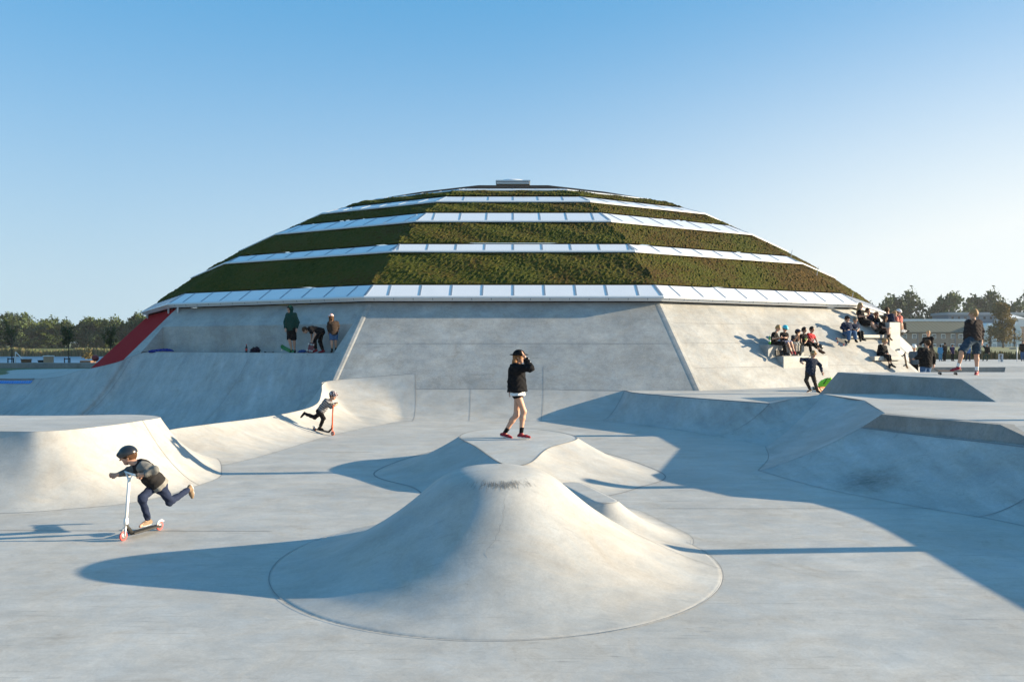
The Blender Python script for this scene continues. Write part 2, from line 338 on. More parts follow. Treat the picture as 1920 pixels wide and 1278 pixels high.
# rolling crest between the left bowl and the main floor
WALLY = lambda z: 49.1 - (19.6 + (1.475 - (z - CAMZ)) * .97)
def wallpt(px, py):                               # where a ray meets the front wall of the hall
    k = -(py - HOR) / FPX; s = (49.1 - 19.6 - 1.475 * .97) / (1 - .97 * k); return Vector(((px - 960) / FPX * s, s, CAMZ + k * s))
def roll_left():
    C = [at(300, 812, 16.5), at(327, 804, 17.0), at(400, 794, 18.1), at(480, 784, 19.8), at(555, 771, 21.8), at(594, 757, 23.2), at(603, 735, 24.5), at(604, 722, 25.5), at(612, 715, 26.5), wallpt(690, 707), wallpt(778, 700)]
    A = [(-6.3, 15.0, 0), (-5.75, 15.4, 0), (-5.4, 16.2, 0), (-5.1, 17.6, 0), (-4.75, 20.0, 0), (-4.45, 21.3, 0), (-4.2, 22.2, 0), (-4.0, 22.8, 0), (-3.8, 23.3, 0), (-3.45, 24.0, 0), (-3.0, 24.55, 0)]
    B = [(-9.3, 18.2, -.8), (-9.0, 18.8, -.8), (-8.8, 19.9, -.8), (-8.6, 21.6, -.8), (-8.5, 23.2, -.8), (-8.2, 24.6, -.75), (-7.9, 25.2, -.6), (-7.5, 26.0, -.3), (-6.9, 26.9, .3)]
    n = 130; a, c = paired(A, C, n); b, cb = paired(B, C[:9], 90)
    r1 = np.array(loft(a, c, 34, lambda t: .2 * t + .8 * t ** 1.9)); r2 = loft(b, cb, 26, lambda t: t ** 1.6)[::-1]
    for j in range(n):                                     # fades into the plain wall and its cove at the right-hand seam
        u = 10 * j / (n - 1.0)
        if u < 8.0: continue
        wgt = 1 - sstep(8.0, 9.4, u); zt = c[j][2]; z = np.linspace(0, zt, 34)
        y = np.where(z < .85, 24.6 + (WALLY(.85) - 24.6) * np.sqrt(np.minimum(z / .85, 1)), WALLY(z)) - .03
        r1[:, j] = r1[:, j] * wgt + np.stack([np.linspace(a[j][0], c[j][0], 34), y, z], 1) * (1 - wgt)
    mb = MB(); mb.grid([list(map(tuple, r)) for r in r1]); mb.grid([list(map(tuple, r)) for r in r2])
    o = mb.build('skate_roller', M_bank, smooth=True); tag(o, 'sunlit concrete roller rising to the building corner, under the distant scooter boy', 'skate roller')
    joints_on(o, [[tuple(p + np.array([0, 0, .003])) for p in c[:105]], [tuple(p) for p in a], gridnorm(r1, j=n - 1), gridnorm(r1[:, 104:], i=33)], .012)
roll_left()
# ------------------------------------------------------------------ the hall: twelve-sided geometry shared by walls, seats and bowl edges
CX, CY, A0, ZE = .06, 49.1, 19.6, 1.475          # centre, apothem and height (over the eye) of the eave
T15 = math.tan(R(15))
def AP(zr): return A0 + (ZE - zr) * .97
def fr(i): f = R(30 * i); return Vector((math.sin(f), -math.cos(f), 0)), Vector((math.cos(f), math.sin(f), 0))
def fp(i, a, u, z): n, t = fr(i); return Vector((CX, CY, 0)) + n * a + t * u + Vector((0, 0, z))     # z absolute
def onface(i, px, py):
    n, t = fr(i); d = Vector(((px - 960) / FPX, 1, -(py - HOR) / FPX)); c0 = Vector((-CX, -CY, 0))
    # (s d + c0).n = A0 + (ZE - s dz) * .97
    s = (A0 + ZE * .97 - c0.dot(n)) / (d.dot(n) + .97 * d.z); return d * s + Vector((0, 0, CAMZ))
# ------------------------------------------------------------------ left bowl
NA = AP(2.0 - CAMZ)
def Lf(u, z=2.0): return fp(-1, AP(z - CAMZ), u, z)
def bowl_left():
    O, zf = 3.6, -.8
    T = [(-40, 34, .86), (-24, 34, .86), at(80, 709.5, 34), at(150, 695, 33.2), fp(-1, 22.35, -5.35, 1.57), fp(-1, 21.85, -5.1, 1.8), Lf(-4.5), Lf(-1.5), Lf(2.2), Lf(5.5)]
    F = [(-40, 30.8, zf), (-25, 30.8, zf), (-20.3, 30.8, zf), (-18.9, 30.2, zf), fp(-1, NA + O + .6, -5.0, zf), fp(-1, NA + O + .2, -4.7, zf), fp(-1, NA + O, -4.2, zf), fp(-1, NA + O, -1.4, zf), fp(-1, NA + O - .3, 2.4, zf), fp(-1, NA + O - .7, 5.8, zf)]
    f, t = paired(F, T, 150); rows = loft(f, t, 34, lambda s: .12 * s + .88 * s ** 2.0)
    mb = MB(); mb.grid([list(map(tuple, r)) for r in rows]); o = mb.build('bowl_bank', M_bowl, smooth=True)
    tag(o, 'tall shaded concrete bank of the left bowl, below the ledge with three people', 'skate bank')
    joints_on(o, [gridnorm(rows, j=33), gridnorm(rows, j=84), gridnorm(rows, j=128), gridnorm(rows, i=33)], .012, .006)
    # blue tile band under the coping
    G = np.array(rows)[:, :32]; mbt = MB()
    n = []
    top, low = [], []
    for j in range(32):
        c = G[:, j]; d = c[-1] - c[-4]; d /= np.linalg.norm(d); nn = np.cross([1, 0, 0], d); nn = nn if nn[1] < 0 else -nn
        top.append(tuple(c[-1] - d * .09 + nn * .012)); low.append(tuple(c[-1] - d * .27 + nn * .012))
    mbt.grid([low, top])
    m, N, L, P = newmat('blue_tile'); geo = N.new('ShaderNodeNewGeometry'); br = N.new('ShaderNodeTexBrick')
    mp = N.new('ShaderNodeMapping'); mp.inputs['Rotation'].default_value = (R(90), 0, 0); L.new(geo.outputs['Position'], mp.inputs[0])
    br.offset = 0; br.inputs['Scale'].default_value = 1; br.inputs['Brick Width'].default_value = .1; br.inputs['Row Height'].default_value = .06; br.inputs['Mortar Size'].default_value = .006
    br.inputs['Color1'].default_value = (.01, .15, .55, 1); br.inputs['Color2'].default_value = (.015, .2, .62, 1); br.inputs['Mortar'].default_value = (.25, .35, .5, 1)
    L.new(mp.outputs[0], br.inputs['Vector']); L.new(br.outputs[0], P.inputs['Base Color']); P.inputs['Roughness'].default_value = .2
    mbt.build('tile_band', m, o)
    cp = MB(); cp.tube([tuple(p + np.array([0, -.02, .0])) for p in G[-1, :32]], .035, 8); cp.build('coping', M_ledge, o, True)
    # deck behind the bank
    e = np.array(rows)[-1][:66]; k = len(e); back = [(x, 49.5, .8) for x in np.linspace(-46, -21, k)]
    d = MB(); d.grid([[tuple(p) for p in e], back]); d.add([(-90, 31, .84), (-40, 31, .84), (-40, 34, .86), (-46, 49.5, .8), (-90, 49.5, .8)], [(0, 1, 2, 3, 4)])
    tag(d.build('left_deck', M_floor), kind='structure')
    w = MB()
    w.box((-60, 49.5, .4), (-25.3, 49.9, 1.15)); o2 = w.build('parapet_wall', M_ledge, bevel=.015); tag(o2, 'low grey concrete parapet at the left edge before the lake', 'parapet')
    joints_on(o2, [([(x, 49.497, .8), (x, 49.497, 1.15)], [(0, -1, 0)] * 2) for x in np.arange(-50, -26, 3.4)], .02)
bowl_left()
def front_cove():
    Fp = lambda px, py: onface(0, px, py)
    f, t = paired([(-3.4, 24.6, 0), (0, 24.6, 0), (2.9, 24.6, 0)], [(-3.4, CY - AP(-1.5), .85), (0, CY - AP(-1.5), .85), (3.66, CY - AP(-1.55), .8)], 60)
    rows = loft(f, t, 22, lambda s: s ** 2); mb = MB(); mb.grid([list(map(tuple, r)) for r in rows])
    o = mb.build('wall_transition', M_bank, smooth=True); tag(o, 'curved concrete transition between the floor and the front wall of the hall', 'skate bank')
    joints_on(o, [gridnorm(rows, i=21), gridnorm(rows, i=0), gridnorm(rows, j=18), gridnorm(rows, j=38)], .014, .006)
front_cove()
def right_bank():
    g2 = lambda s: .1 * s + .9 * s ** 1.9; gs = lambda s: .45 * s + .55 * s ** 1.6
    parts = []
    f, t = paired([(2.75, 24.7, 0), (3.4, 23.7, 0), (4.5, 22.0, 0), (5.1, 20.6, 0)], [(3.66, CY - AP(-1.55), .8), (3.9, 25.2, .8), (5.2, 22.9, .8), (6.6, 20.9, .8)], 60); a = loft(f, t, 24, g2)
    f, t = paired([(5.1, 20.6, 0), (5.5, 19.6, 0), (5.75, 18.5, 0)], [(6.6, 20.9, .8), (7.2, 20.95, .92), (7.9, 20.7, 1.06)], 30); b = loft(f, t, 24, g2)
    f, t = paired([(5.75, 18.5, 0), (5.25, 16.7, 0), (4.54, 15.05, 0)], [(7.9, 20.7, 1.06), (7.95, 18.4, 1.06), (6.85, 14.95, 1.06)], 40); c = loft(f, t, 24, gs)
    f, t = paired([(4.54, 15.05, 0), (5.0, 13.3, 0), (5.7, 11.9, 0), (6.6, 10.4, 0), (6.75, 8, 0), (6.6, 4, 0), (6.6, -4, 0)], [(6.41, 14.97, .8), (6.9, 13.75, .8), (7.65, 12.2, .8), (7.95, 10.8, .8), (7.8, 8, .8), (7.6, 4, .8), (7.6, -4, .8)], 120); d = np.array(loft(f, t, 24, g2))
    e = np.array(c)[:, -1]; zl = np.interp(np.linspace(0, .8, 24) ** 1.0, e[:, 2], np.arange(24.)); tt = np.linspace(0, np.interp(.8, e[:, 2], np.arange(24.)), 24)
    e = np.stack([np.interp(tt, np.arange(24.), e[:, q]) for q in range(3)], 1)
    for j in range(40):                                 # the dark bank starts exactly on the ridge of the spine
        wgt = (1 - sstep(0, 39, j)); d[:, j] += (e - d[:, 0] if j == 0 else e - d0) * wgt if j else 0
        if j == 0: d0 = d[:, 0].copy(); d[:, 0] = e
    mb = MB()
    for r in (a, b, c, d): mb.grid([list(map(tuple, q)) for q in r])
    o = mb.build('bowl_bank', M_bowl, smooth=True)
    m = o.modifiers.new('split', 'EDGE_SPLIT'); m.split_angle = R(28)
    tag(o, 'shaded concrete bank on the right, from the front wall to the lower right corner', 'skate bank')
    joints_on(o, [gridnorm(a, j=0), gridnorm(b, j=0), gridnorm(b, j=29), gridnorm(c, j=39), gridnorm(d, j=52), gridnorm(d, i=0), gridnorm(a, i=0), gridnorm(c, i=0)], .011, .006)
    joints_on(o, [gridnorm(a, i=23), gridnorm(d, i=23)], .03, .005, 'edge_joint')
    # deep shade of the hollow, painted on as a ragged darker patch
    G = np.array(d); tp = MB()
    m2, N, L, P = newmat('hollow_shade'); geo = N.new('ShaderNodeNewGeometry'); vm = N.new('ShaderNodeVectorMath'); vm.operation = 'DISTANCE'; vm.inputs[1].default_value = tuple(G[7, 24]); L.new(geo.outputs['Position'], vm.inputs[0])
    no = N.new('ShaderNodeTexNoise'); no.inputs['Scale'].default_value = 7; no.inputs['Detail'].default_value = 9; no.inputs['Roughness'].default_value = .75; L.new(geo.outputs['Position'], no.inputs['Vector'])
    mr = N.new('ShaderNodeMapRange'); mr.inputs[1].default_value = .05; mr.inputs[2].default_value = .85; mr.inputs[3].default_value = .5; mr.inputs[4].default_value = -.2; L.new(vm.outputs['Value'], mr.inputs[0])
    ad = N.new('ShaderNodeMath'); ad.operation = 'MULTIPLY'; ad.use_clamp = True; L.new(mr.outputs[0], ad.inputs[0])
    m3 = N.new('ShaderNodeMapRange'); m3.inputs[1].default_value = .3; m3.inputs[2].default_value = .65; m3.inputs[3].default_value = .25; m3.inputs[4].default_value = 1.1; L.new(no.outputs['Fac'], m3.inputs[0]); L.new(m3.outputs[0], ad.inputs[1])
    P.inputs['Base Color'].default_value = (.15, .17, .165, 1); P.inputs['Roughness'].default_value = .7; L.new(ad.outputs[0], P.inputs['Alpha'])
    sub = G[1:20, 10:42]; nn = np.cross(np.gradient(sub, axis=1), np.gradient(sub, axis=0)); nn /= np.linalg.norm(nn, axis=2, keepdims=True); nn[nn[..., 2] < 0] *= -1
    tp.grid([[tuple(p) for p in r] for r in sub + nn * .006]); tp.build('hollow_shade', m2, o, True)
    # decks
    D = MB(); D.add([(3.66, CY - AP(-1.55), .8), (3.9, 25.2, .8), (5.2, 22.9, .8), (6.6, 20.9, .8), (6.95, 22.3, .8), (34, 22.3, .8), (38, 48, .8), (14, 48, .8), (4, 31, .8)], [tuple(range(9))])
    D.add([(6.6, 20.9, .8), (7.2, 20.95, .92), (7.9, 20.7, 1.06), (34, 20.7, 1.06), (34, 22.3, .8), (6.95, 22.3, .8)], [tuple(range(6))])
    D.add([(7.9, 20.7, 1.06), (7.95, 18.4, 1.06), (6.85, 14.95, 1.06), (7.62, 12.8, 1.06), (34, 12.8, 1.06), (34, 20.7, 1.06)], [tuple(range(6))])
    D.add([(7.62, 12.8, 1.06), (7.95, 12.05, .8), (34, 12.05, .8), (34, 12.8, 1.06)], [(0, 1, 2, 3)])
    tag(D.build('right_deck', M_floor), kind='structure')
    E = MB(); te = [tuple(p) for p in np.array(d)[-1]]
    E.add(te + [(34, -4, .8), (34, 12.05, .8), (7.95, 12.05, .8)], [tuple(range(len(te) + 3))]); tag(E.build('lower_deck', M_floor), kind='structure')
    e8 = tuple(e[-1])
    W = MB(); W.add([(e8[0], e8[1], .798), (7.95, 12.05, .798), (7.645, 12.78, 1.075), (6.62, 14.62, 1.075), (6.85, 14.95, 1.07), (6.9, 15.0, .6), (8.2, 12.1, .6), (7.9, 12.85, 1.075), (6.95, 14.6, 1.075)], [(0, 1, 2, 3), (0, 3, 4), (3, 2, 7, 8), (1, 6, 7, 2), (3, 8, 4)])
    o2 = W.build('skate_ledge', M_ledge); tag(o2, 'long grey concrete ledge at the lower right, above the dark hollow', 'skate ledge')
    L1 = MB(); vs = [(9.15, 22.35, .75), (10.62, 17.85, 1.04), (34, 17.85, 1.04), (34, 24.2, .75), (8.9, 23.9, .75), (9.56, 21.75, 1.52), (10.25, 18.95, 1.52), (34, 18.95, 1.52), (34, 23.6, 1.52), (9.3, 23.3, 1.52)]
    pa = np.linalg.solve(np.array([[vs[k][1], vs[k][2], 1] for k in (0, 1, 5)]), np.array([vs[k][0] for k in (0, 1, 5)])); vs[6] = (pa[0] * 18.95 + pa[1] * 1.52 + pa[2], 18.95, 1.52)
    pa = np.linalg.solve(np.array([[vs[k][0], vs[k][1], 1] for k in (1, 2, 6)]), np.array([vs[k][2] for k in (1, 2, 6)]))
    L1.add([Vector(v) for v in vs], [(0, 1, 6, 5), (5, 6, 7, 8, 9), (1, 2, 7, 6), (0, 5, 9, 4), (4, 9, 8, 3), (2, 3, 8, 7)])
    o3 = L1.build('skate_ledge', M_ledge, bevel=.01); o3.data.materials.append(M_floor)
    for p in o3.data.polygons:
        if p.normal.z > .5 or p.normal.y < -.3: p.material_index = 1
    tag(o3, 'wide concrete block with sloping ends, with the boy and his skateboard on top', 'skate ledge')
    joints_on(o3, [([(9.56 + .69 * k - .004, 21.75 - 2.8 * k, 1.51), (9.15 + .0 + 1.47 * (k * .72 + .12), 22.35 - 4.5 * (k * .72 + .12), 1.0)], [(-.95, -.3, .1)] * 2) for k in (.3, .72)], .01)
right_bank()
# ------------------------------------------------------------------ the hall
def solve_profile():
    k = 1.0536; P = [(18.6*k, 1.61*k), (12.5*k, 5.6*k), (5.8*k, 7.89*k)]
    A = np.array([[2*(P[i][0]-P[0][0]), 2*(P[i][1]-P[0][1])] for i in (1, 2)]); b = np.array([P[i][0]**2+P[i][1]**2-P[0][0]**2-P[0][1]**2 for i in (1, 2)])
    c = np.linalg.solve(A, b); rad = math.hypot(P[0][0]-c[0], P[0][1]-c[1])
    rs = np.linspace(3, 19.9, 4000); zs = c[1] + np.sqrt(rad**2 - (rs - c[0])**2); ys = HOR - zs / (CY - rs) * FPX
    def f(y):
        i = int(np.argmin(np.where(rs > 4.0, np.abs(ys - y), 9e9))); return float(rs[i]), float(zs[i]) + CAMZ
    return f
PROF = solve_profile()
def turf_material():
    m, N, L, P = newmat('sedum_turf'); geo = N.new('ShaderNodeNewGeometry')
    def no(s, d=6, r=.6):
        n = N.new('ShaderNodeTexNoise'); n.inputs['Scale'].default_value = s; n.inputs['Detail'].default_value = d; n.inputs['Roughness'].default_value = r; L.new(geo.outputs['Position'], n.inputs['Vector']); return n
    a, b, c = no(.35, 4), no(8, 7, .72), no(24, 4, .7)
    r = N.new('ShaderNodeValToRGB'); E = r.color_ramp.elements
    E[0].position = .30; E[0].color = (.016, .025, .004, 1); E[1].position = .72; E[1].color = (.115, .072, .022, 1)
    for p, cc in ((.42, (.034, .052, .008, 1)), (.53, (.066, .066, .012, 1)), (.62, (.055, .036, .011, 1))):
        e = E.new(p); e.color = cc
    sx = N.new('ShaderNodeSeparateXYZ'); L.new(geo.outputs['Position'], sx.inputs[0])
    dx = N.new('ShaderNodeMapRange'); dx.inputs[1].default_value = -6; dx.inputs[2].default_value = 8; dx.inputs[3].default_value = -.02; dx.inputs[4].default_value = .07; L.new(sx.outputs['X'], dx.inputs[0])  # browner to the right: dry turf, with glancing sun put into the colour
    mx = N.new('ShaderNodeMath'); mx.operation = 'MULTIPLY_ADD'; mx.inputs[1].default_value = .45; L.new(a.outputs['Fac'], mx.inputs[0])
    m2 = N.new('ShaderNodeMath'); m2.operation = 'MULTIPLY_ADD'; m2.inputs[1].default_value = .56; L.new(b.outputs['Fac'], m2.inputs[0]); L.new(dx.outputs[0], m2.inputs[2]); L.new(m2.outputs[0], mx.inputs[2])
    L.new(mx.outputs[0], r.inputs[0]); L.new(r.outputs[0], P.inputs['Base Color']); P.inputs['Roughness'].default_value = .95; P.inputs['Specular IOR Level'].default_value = .1
    bu = N.new('ShaderNodeBump'); bu.inputs['Strength'].default_value = .9; bu.inputs['Distance'].default_value = .05; L.new(c.outputs['Fac'], bu.inputs['Height']); L.new(bu.outputs[0], P.inputs['Normal'])
    return m
M_turf = turf_material()
M_glass = plain('translucent_panel', (.76, .77, .80), .22, .05, 1.2, coat=.3)
M_alu = plain('white_aluminium', (.62, .64, .66), .4, .06, 3)
M_mull = plain('grey_mullion', (.20, .25, .32), .4, .1, 3)
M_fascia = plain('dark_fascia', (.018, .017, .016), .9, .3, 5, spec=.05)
M_red = plain('red_coating', (.36, .003, .009), .95, .12, 4); M_red.node_tree.nodes['Principled BSDF'].inputs['Specular IOR Level'].default_value = .08
def hall():
    root = empty('street_hall', (CX, CY, 0), 'wide faceted dome hall with striped turf and glass roof over sloping concrete walls', 'hall')
    org = Vector((CX, CY, 0))
    def b(mb, name, mat, parent=root, smooth=False):
        mb.v = [Vector(v) - org for v in mb.v]; return mb.build(name, mat, parent, smooth)
    VIS = range(-4, 5)
    zE = ZE + CAMZ
    for i in range(-5, 7):
        w = MB(); t15 = T15
        def row(z, n=2, u0=None, u1=None, a=None):
            a = AP(z - CAMZ) if a is None else a; u0_ = -a * t15 if u0 is None else u0; u1_ = a * t15 if u1 is None else u1
            return [fp(i, a, u, z) for u in np.linspace(u0_, u1_, n)]
        if i == -1:
            uL, uR, zt, zf = -5.1, 5.2, 3.03, 2.0; a_t, a_f = AP(zt - CAMZ), AP(zf - CAMZ)
            w.grid([row(zE), row(zt)])
            zs = np.linspace(zt, .0, 8)
            w.grid([row(z, 2, uR, AP(z - CAMZ) * t15) for z in zs]); w.grid([row(z, 2, -AP(z - CAMZ) * t15, uL) for z in zs])
            w.grid([row(zt, 2, uL, uR, a_t), row(zf, 2, uL, uR, a_t)])                       # niche back
            w.grid([row(zf, 2, uL, uR, a_t), row(zf, 2, uL, uR, a_f)])                       # ledge
            w.add([fp(i, a_t, uR, zt), fp(i, a_t, uR, zf), fp(i, a_f, uR, zf)], [(0, 1, 2)])
            ze = 1.0; w.add([fp(i, a_t, uL, zt), fp(i, a_t, uL, ze), fp(i, AP(ze - CAMZ), uL, ze)], [(0, 1, 2)])
        else:
            w.grid([row(z, 9) for z in np.linspace(zE, -.3, 7)])
        o = b(w, 'wall', M_red if i in (-2, -3) else M_wall)
        if i == 0:
            L = []
            for py in (644, 686, 732.5):
                p = onface(0, 960, py); z = p.z; a = AP(z - CAMZ)
                L.append(([fp(0, a, u, z) - org for u in (-a*t15*(.98), a*t15*.98)], [(0, -.7, .7)] * 2))
                if py == 686: L.pop()
            for px, y0, y1 in ((780, 650, 700), (1019, 686, 733), (1015, 733, 770), (1180, 733, 745)):
                if px != 780: L.append(([onface(0, px, y0) - org, onface(0, px, y1) - org], [(0, -.7, .7)] * 2))
            joints_on(o, L, .014, .004)
        if i == 1:
            L = []
            for py in (606, 643, 690):
                p = onface(1, 1300, py); z = p.z; a = AP(z - CAMZ); n, t = fr(1)
                L.append(([fp(1, a, u, z) - org for u in (-a*t15*.95, a*t15*.97)], [tuple(n * .7 + Vector((0, 0, .7)))] * 2))
            joints_on(o, L, .016, .004)
    # raised concrete ribs along the two front corners
    for sgn in (-1, 1):
        rib = MB(); P = []; hh = 1 if sgn < 0 else .35
        for z in np.linspace(zE - .05, .8 if sgn > 0 else 1.1, 12):
            a = AP(z - CAMZ); P.append([fp(0, a + .006, sgn * (a * t15 - .16), z), fp(0, a + .035 * hh, sgn * (a * t15 - .10), z), fp(0, a + .045 * hh, sgn * a * t15, z), fp(sgn, a + .035 * hh, -sgn * (a * t15 - .09), z), fp(sgn, a + .006, -sgn * (a * t15 - .13), z)])
        rib.grid(P); b(rib, 'corner_rib', M_wall)
    # roof bands
    bands = [('g', 555.5, 534.5), ('t', 532, 472), ('g', 470.3, 458), ('t', 455.5, 416), ('g', 414, 399.5), ('t', 397.2, 379), ('g', 377, 369), ('t', 366.5, 357.6), ('g', 356, 354)]
    def pr(y, off):
        yi = y
        for _ in range(5):                                   # so that the raised surface, not the base shell, sits on its line
            r, z = PROF(yi); r2, z2 = PROF(yi - 3); s = Vector((r - r2, z2 - z)); s = s.normalized() if s.length > 1e-4 else Vector((.9, .43))
            ro, zo = r + s.y * off, z + s.x * off; yi += .8 * (y - (HOR - (zo - CAMZ) / (CY - ro) * FPX))
        return ro, zo
    for kind, yb, yt in bands:
        for i in range(-5, 7):
            front = i in VIS
            if kind == 'g':
                gk = .3 if yb < 360 else 1; (rb, zb), (rt, zt) = pr(yb, .20 * gk), pr(yt, .10 * gk)
                pm = MB(); nb = 2
                pm.add([fp(i, rb, -rb*T15, zb), fp(i, rb, rb*T15, zb), fp(i, rt, rt*T15, zt), fp(i, rt, -rt*T15, zt)], [(0, 1, 2, 3)])
                pm.add([fp(i, rb, -rb*T15, zb - .012), fp(i, rb, rb*T15, zb - .012), fp(i, rt, rt*T15, zt - .012), fp(i, rt, -rt*T15, zt - .012)], [(3, 2, 1, 0)])
                sk = b(pm, 'skylight_band', M_glass)
                if not front: continue
                fm = MB()                                                # bottom rail
                fm.add([fp(i, rb + .05, -(rb+.05)*T15, zb - .015), fp(i, rb + .05, (rb+.05)*T15, zb - .015), fp(i, rb - .03, (rb-.03)*T15, zb + .035), fp(i, rb - .03, -(rb-.03)*T15, zb + .035),
                        fp(i, rb + .05, -(rb+.05)*T15, zb - .06), fp(i, rb + .05, (rb+.05)*T15, zb - .06), fp(i, rb - .25, (rb-.25)*T15, zb - .05), fp(i, rb - .25, -(rb-.25)*T15, zb - .05)], [(0, 1, 2, 3), (4, 5, 1, 0), (7, 6, 5, 4)])
                b(fm, 'rail', M_alu, sk)
                mm = MB(); dv = Vector((rt - rb, zt - zb)); L = dv.length; nx, nz = -dv.y / L, dv.x / L
                if nz < 0: nx, nz = -nx, -nz
                def strip(u0, u1, w=.028, h=.012):
                    n, t = fr(i)
                    for s0 in (0,):
                        a = [fp(i, rb + nx*h, u0 - w, zb + nz*h), fp(i, rb + nx*h, u0 + w, zb + nz*h), fp(i, rt + nx*h, u1 + w, zt + nz*h), fp(i, rt + nx*h, u1 - w, zt + nz*h),
                             fp(i, rb, u0 - w, zb), fp(i, rb, u0 + w, zb), fp(i, rt, u1 + w, zt), fp(i, rt, u1 - w, zt)]
                        mm.add(a, [(0, 1, 2, 3), (0, 3, 7, 4), (1, 5, 6, 2), (0, 4, 5, 1)])
                sp = 1.12; k = int(rb * T15 / sp)
                for q in range(-k, k + 1):
                    u = q * sp
                    if abs(u) < rt * T15 - .15: strip(u, u)
                    elif abs(u) < rb * T15 - .2: strip(u, math.copysign(rt * T15, u))
                strip(rb*T15 - .03, rt*T15 - .03); strip(-rb*T15 + .03, -rt*T15 + .03)
                b(mm, 'mullions', M_mull, sk)
                if yb > 550: continue
                ds = MB()                                                # dark strip standing in for the shade under the glazing lip
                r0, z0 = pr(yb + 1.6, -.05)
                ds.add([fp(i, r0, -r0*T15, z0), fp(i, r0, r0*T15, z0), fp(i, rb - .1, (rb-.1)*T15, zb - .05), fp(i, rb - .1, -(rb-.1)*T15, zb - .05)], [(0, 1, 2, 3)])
                b(ds, 'fascia_gap_shade', M_fascia, sk)
            else:
                (rb, zb), (rt, zt) = pr(yb, .10), pr(yt, .08)
                if front and -3 <= i <= 3:
                    nu = 130; Ls = math.hypot(rb - rt, zt - zb); nv = max(8, int(Ls / .075)); rows = []
                    for v in np.linspace(0, 1, nv + 1):
                        y = yb + (yt - yb) * v; r, z = pr(y, .11); rr = []
                        for s in np.linspace(-1, 1, nu + 1):
                            j = 0 if v in (0, 1) else 1
                            e = 1 if abs(s) < 1 else 0
                            h = (abs(rng.normal(0, .018)) + .03 * math.sin(s * 9 + i * 2 + v * 7)) * j * e
                            rr.append(fp(i, r + .5 * h + rng.uniform(-.02, .02) * j * e, s * r * T15 + rng.uniform(-.02, .02) * e, z + .85 * h))
                        rows.append(rr)
                    tm = MB(); tm.grid(rows); o = b(tm, 'turf_band', M_turf)
                else:
                    tm = MB(); tm.grid([[fp(i, r, s * r * T15, z) for s in (-1, 1)] for r, z in (pr(yb + (yt - yb) * v, .11) for v in np.linspace(0, 1, 6))]); o = b(tm, 'turf_band', M_turf)
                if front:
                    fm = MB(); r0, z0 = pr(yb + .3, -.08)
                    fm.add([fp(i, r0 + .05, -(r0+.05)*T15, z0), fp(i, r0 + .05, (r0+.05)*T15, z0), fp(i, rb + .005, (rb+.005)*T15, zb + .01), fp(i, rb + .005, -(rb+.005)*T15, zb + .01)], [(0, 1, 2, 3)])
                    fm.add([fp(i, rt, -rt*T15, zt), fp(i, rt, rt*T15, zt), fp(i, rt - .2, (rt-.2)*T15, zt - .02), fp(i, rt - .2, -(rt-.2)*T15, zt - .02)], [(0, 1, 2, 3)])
                    b(fm, 'fascia_gap_shade', M_fascia, o)
    # gutter, soffit
    rg, zg = A0 + .22, zE + .13
    g = MB(); s = MB()
    for i in range(-5, 7):
        prof = [(rg - .5, zg + .03), (rg - .15, zg - .02), (rg - .10, zg - .10), (rg, zg - .10), (rg + .06, zg - .03), (rg + .07, zg + .05), (rg + .05, zg + .05), (rg + .02, zg - .01), (rg - .1, zg + .02), (rg - .1, zg + .09), (rg - .55, zg + .14)]
        g.grid([[fp(i, r, -r*T15, z), fp(i, r, r*T15, z)] for r, z in prof])
        s.grid([[fp(i, r, -r*T15, z), fp(i, r, r*T15, z)] for r, z in ((A0 - .6, zE + .25), (A0 - .05, zE + .02), (rg - .14, zg - .03))])
    gt = b(g, 'gutter', M_alu); b(s, 'soffit', M_fascia)
    cl = MB()
    for i in range(-3, 4):
        for u in np.arange(-5, 5.1, .7): cl.grid([[fp(i, r, u - .012, z), fp(i, r, u + .012, z)] for r, z in ((rg - .02, zg - .105), (rg + .065, zg - .035), (rg + .075, zg + .052))])
    b(cl, 'gutter_clips', M_mull, gt)
    # drain pipes by the red corner
    for u, i in ((-4.9, -1), (-3.7, -2), (4.4, -2)):
        p = MB(); p.tube([fp(i, rg - .02, u, zg - .08), fp(i, rg - .02, u, zg - .3), fp(i, A0 + .10, u, zg - .42), fp(i, A0 + .32, u, zg - .62)], .05, 8); b(p, 'drain_pipe', M_alu, root, True)
    # dark crown, white rims, cupola
    print('ytop', min(HOR - (PROF(y)[1] - CAMZ) / (CY - PROF(y)[0]) * FPX for y in range(330, 360))); r0, z0 = pr(353.7, .02); r1 = r0 - 2.2; zc = CAMZ + (HOR - 346.6) / FPX * (CY - r1)
    c = MB(); ww = MB()
    for i in range(-5, 7):
        c.grid([[fp(i, r, -r*T15, z), fp(i, r, r*T15, z)] for r, z in ((r0 + .02, z0), (r1, zc - .02), (r1 - .4, zc), (.05, zc + .1))])
        ww.grid([[fp(i, r, -r*T15, z), fp(i, r, r*T15, z)] for r, z in ((r0 + .02, z0 - .06), (r0 + .05, z0 - .04), (r0 - .02, z0 - .02))])
    b(c, 'crown', M_fascia); b(ww, 'rim', M_alu)
    k = MB(); k.box((CX - 1.0, CY - 1.0, zc - .3), (CX + 1.0, CY + 1.0, zc + .26)); cu = b(k, 'cupola', M_fascia)
    zz = CAMZ + (HOR - 344.6) / FPX * (CY - 1); 
    k = MB(); k.box((CX - .98, CY - .98, zz), (CX + .98, CY + .98, zz + .11)); k.box((CX - 1.02, CY - 1.02, zz + .13), (CX + 1.02, CY + 1.02, zz + .22)); b(k, 'rim', M_alu, cu)
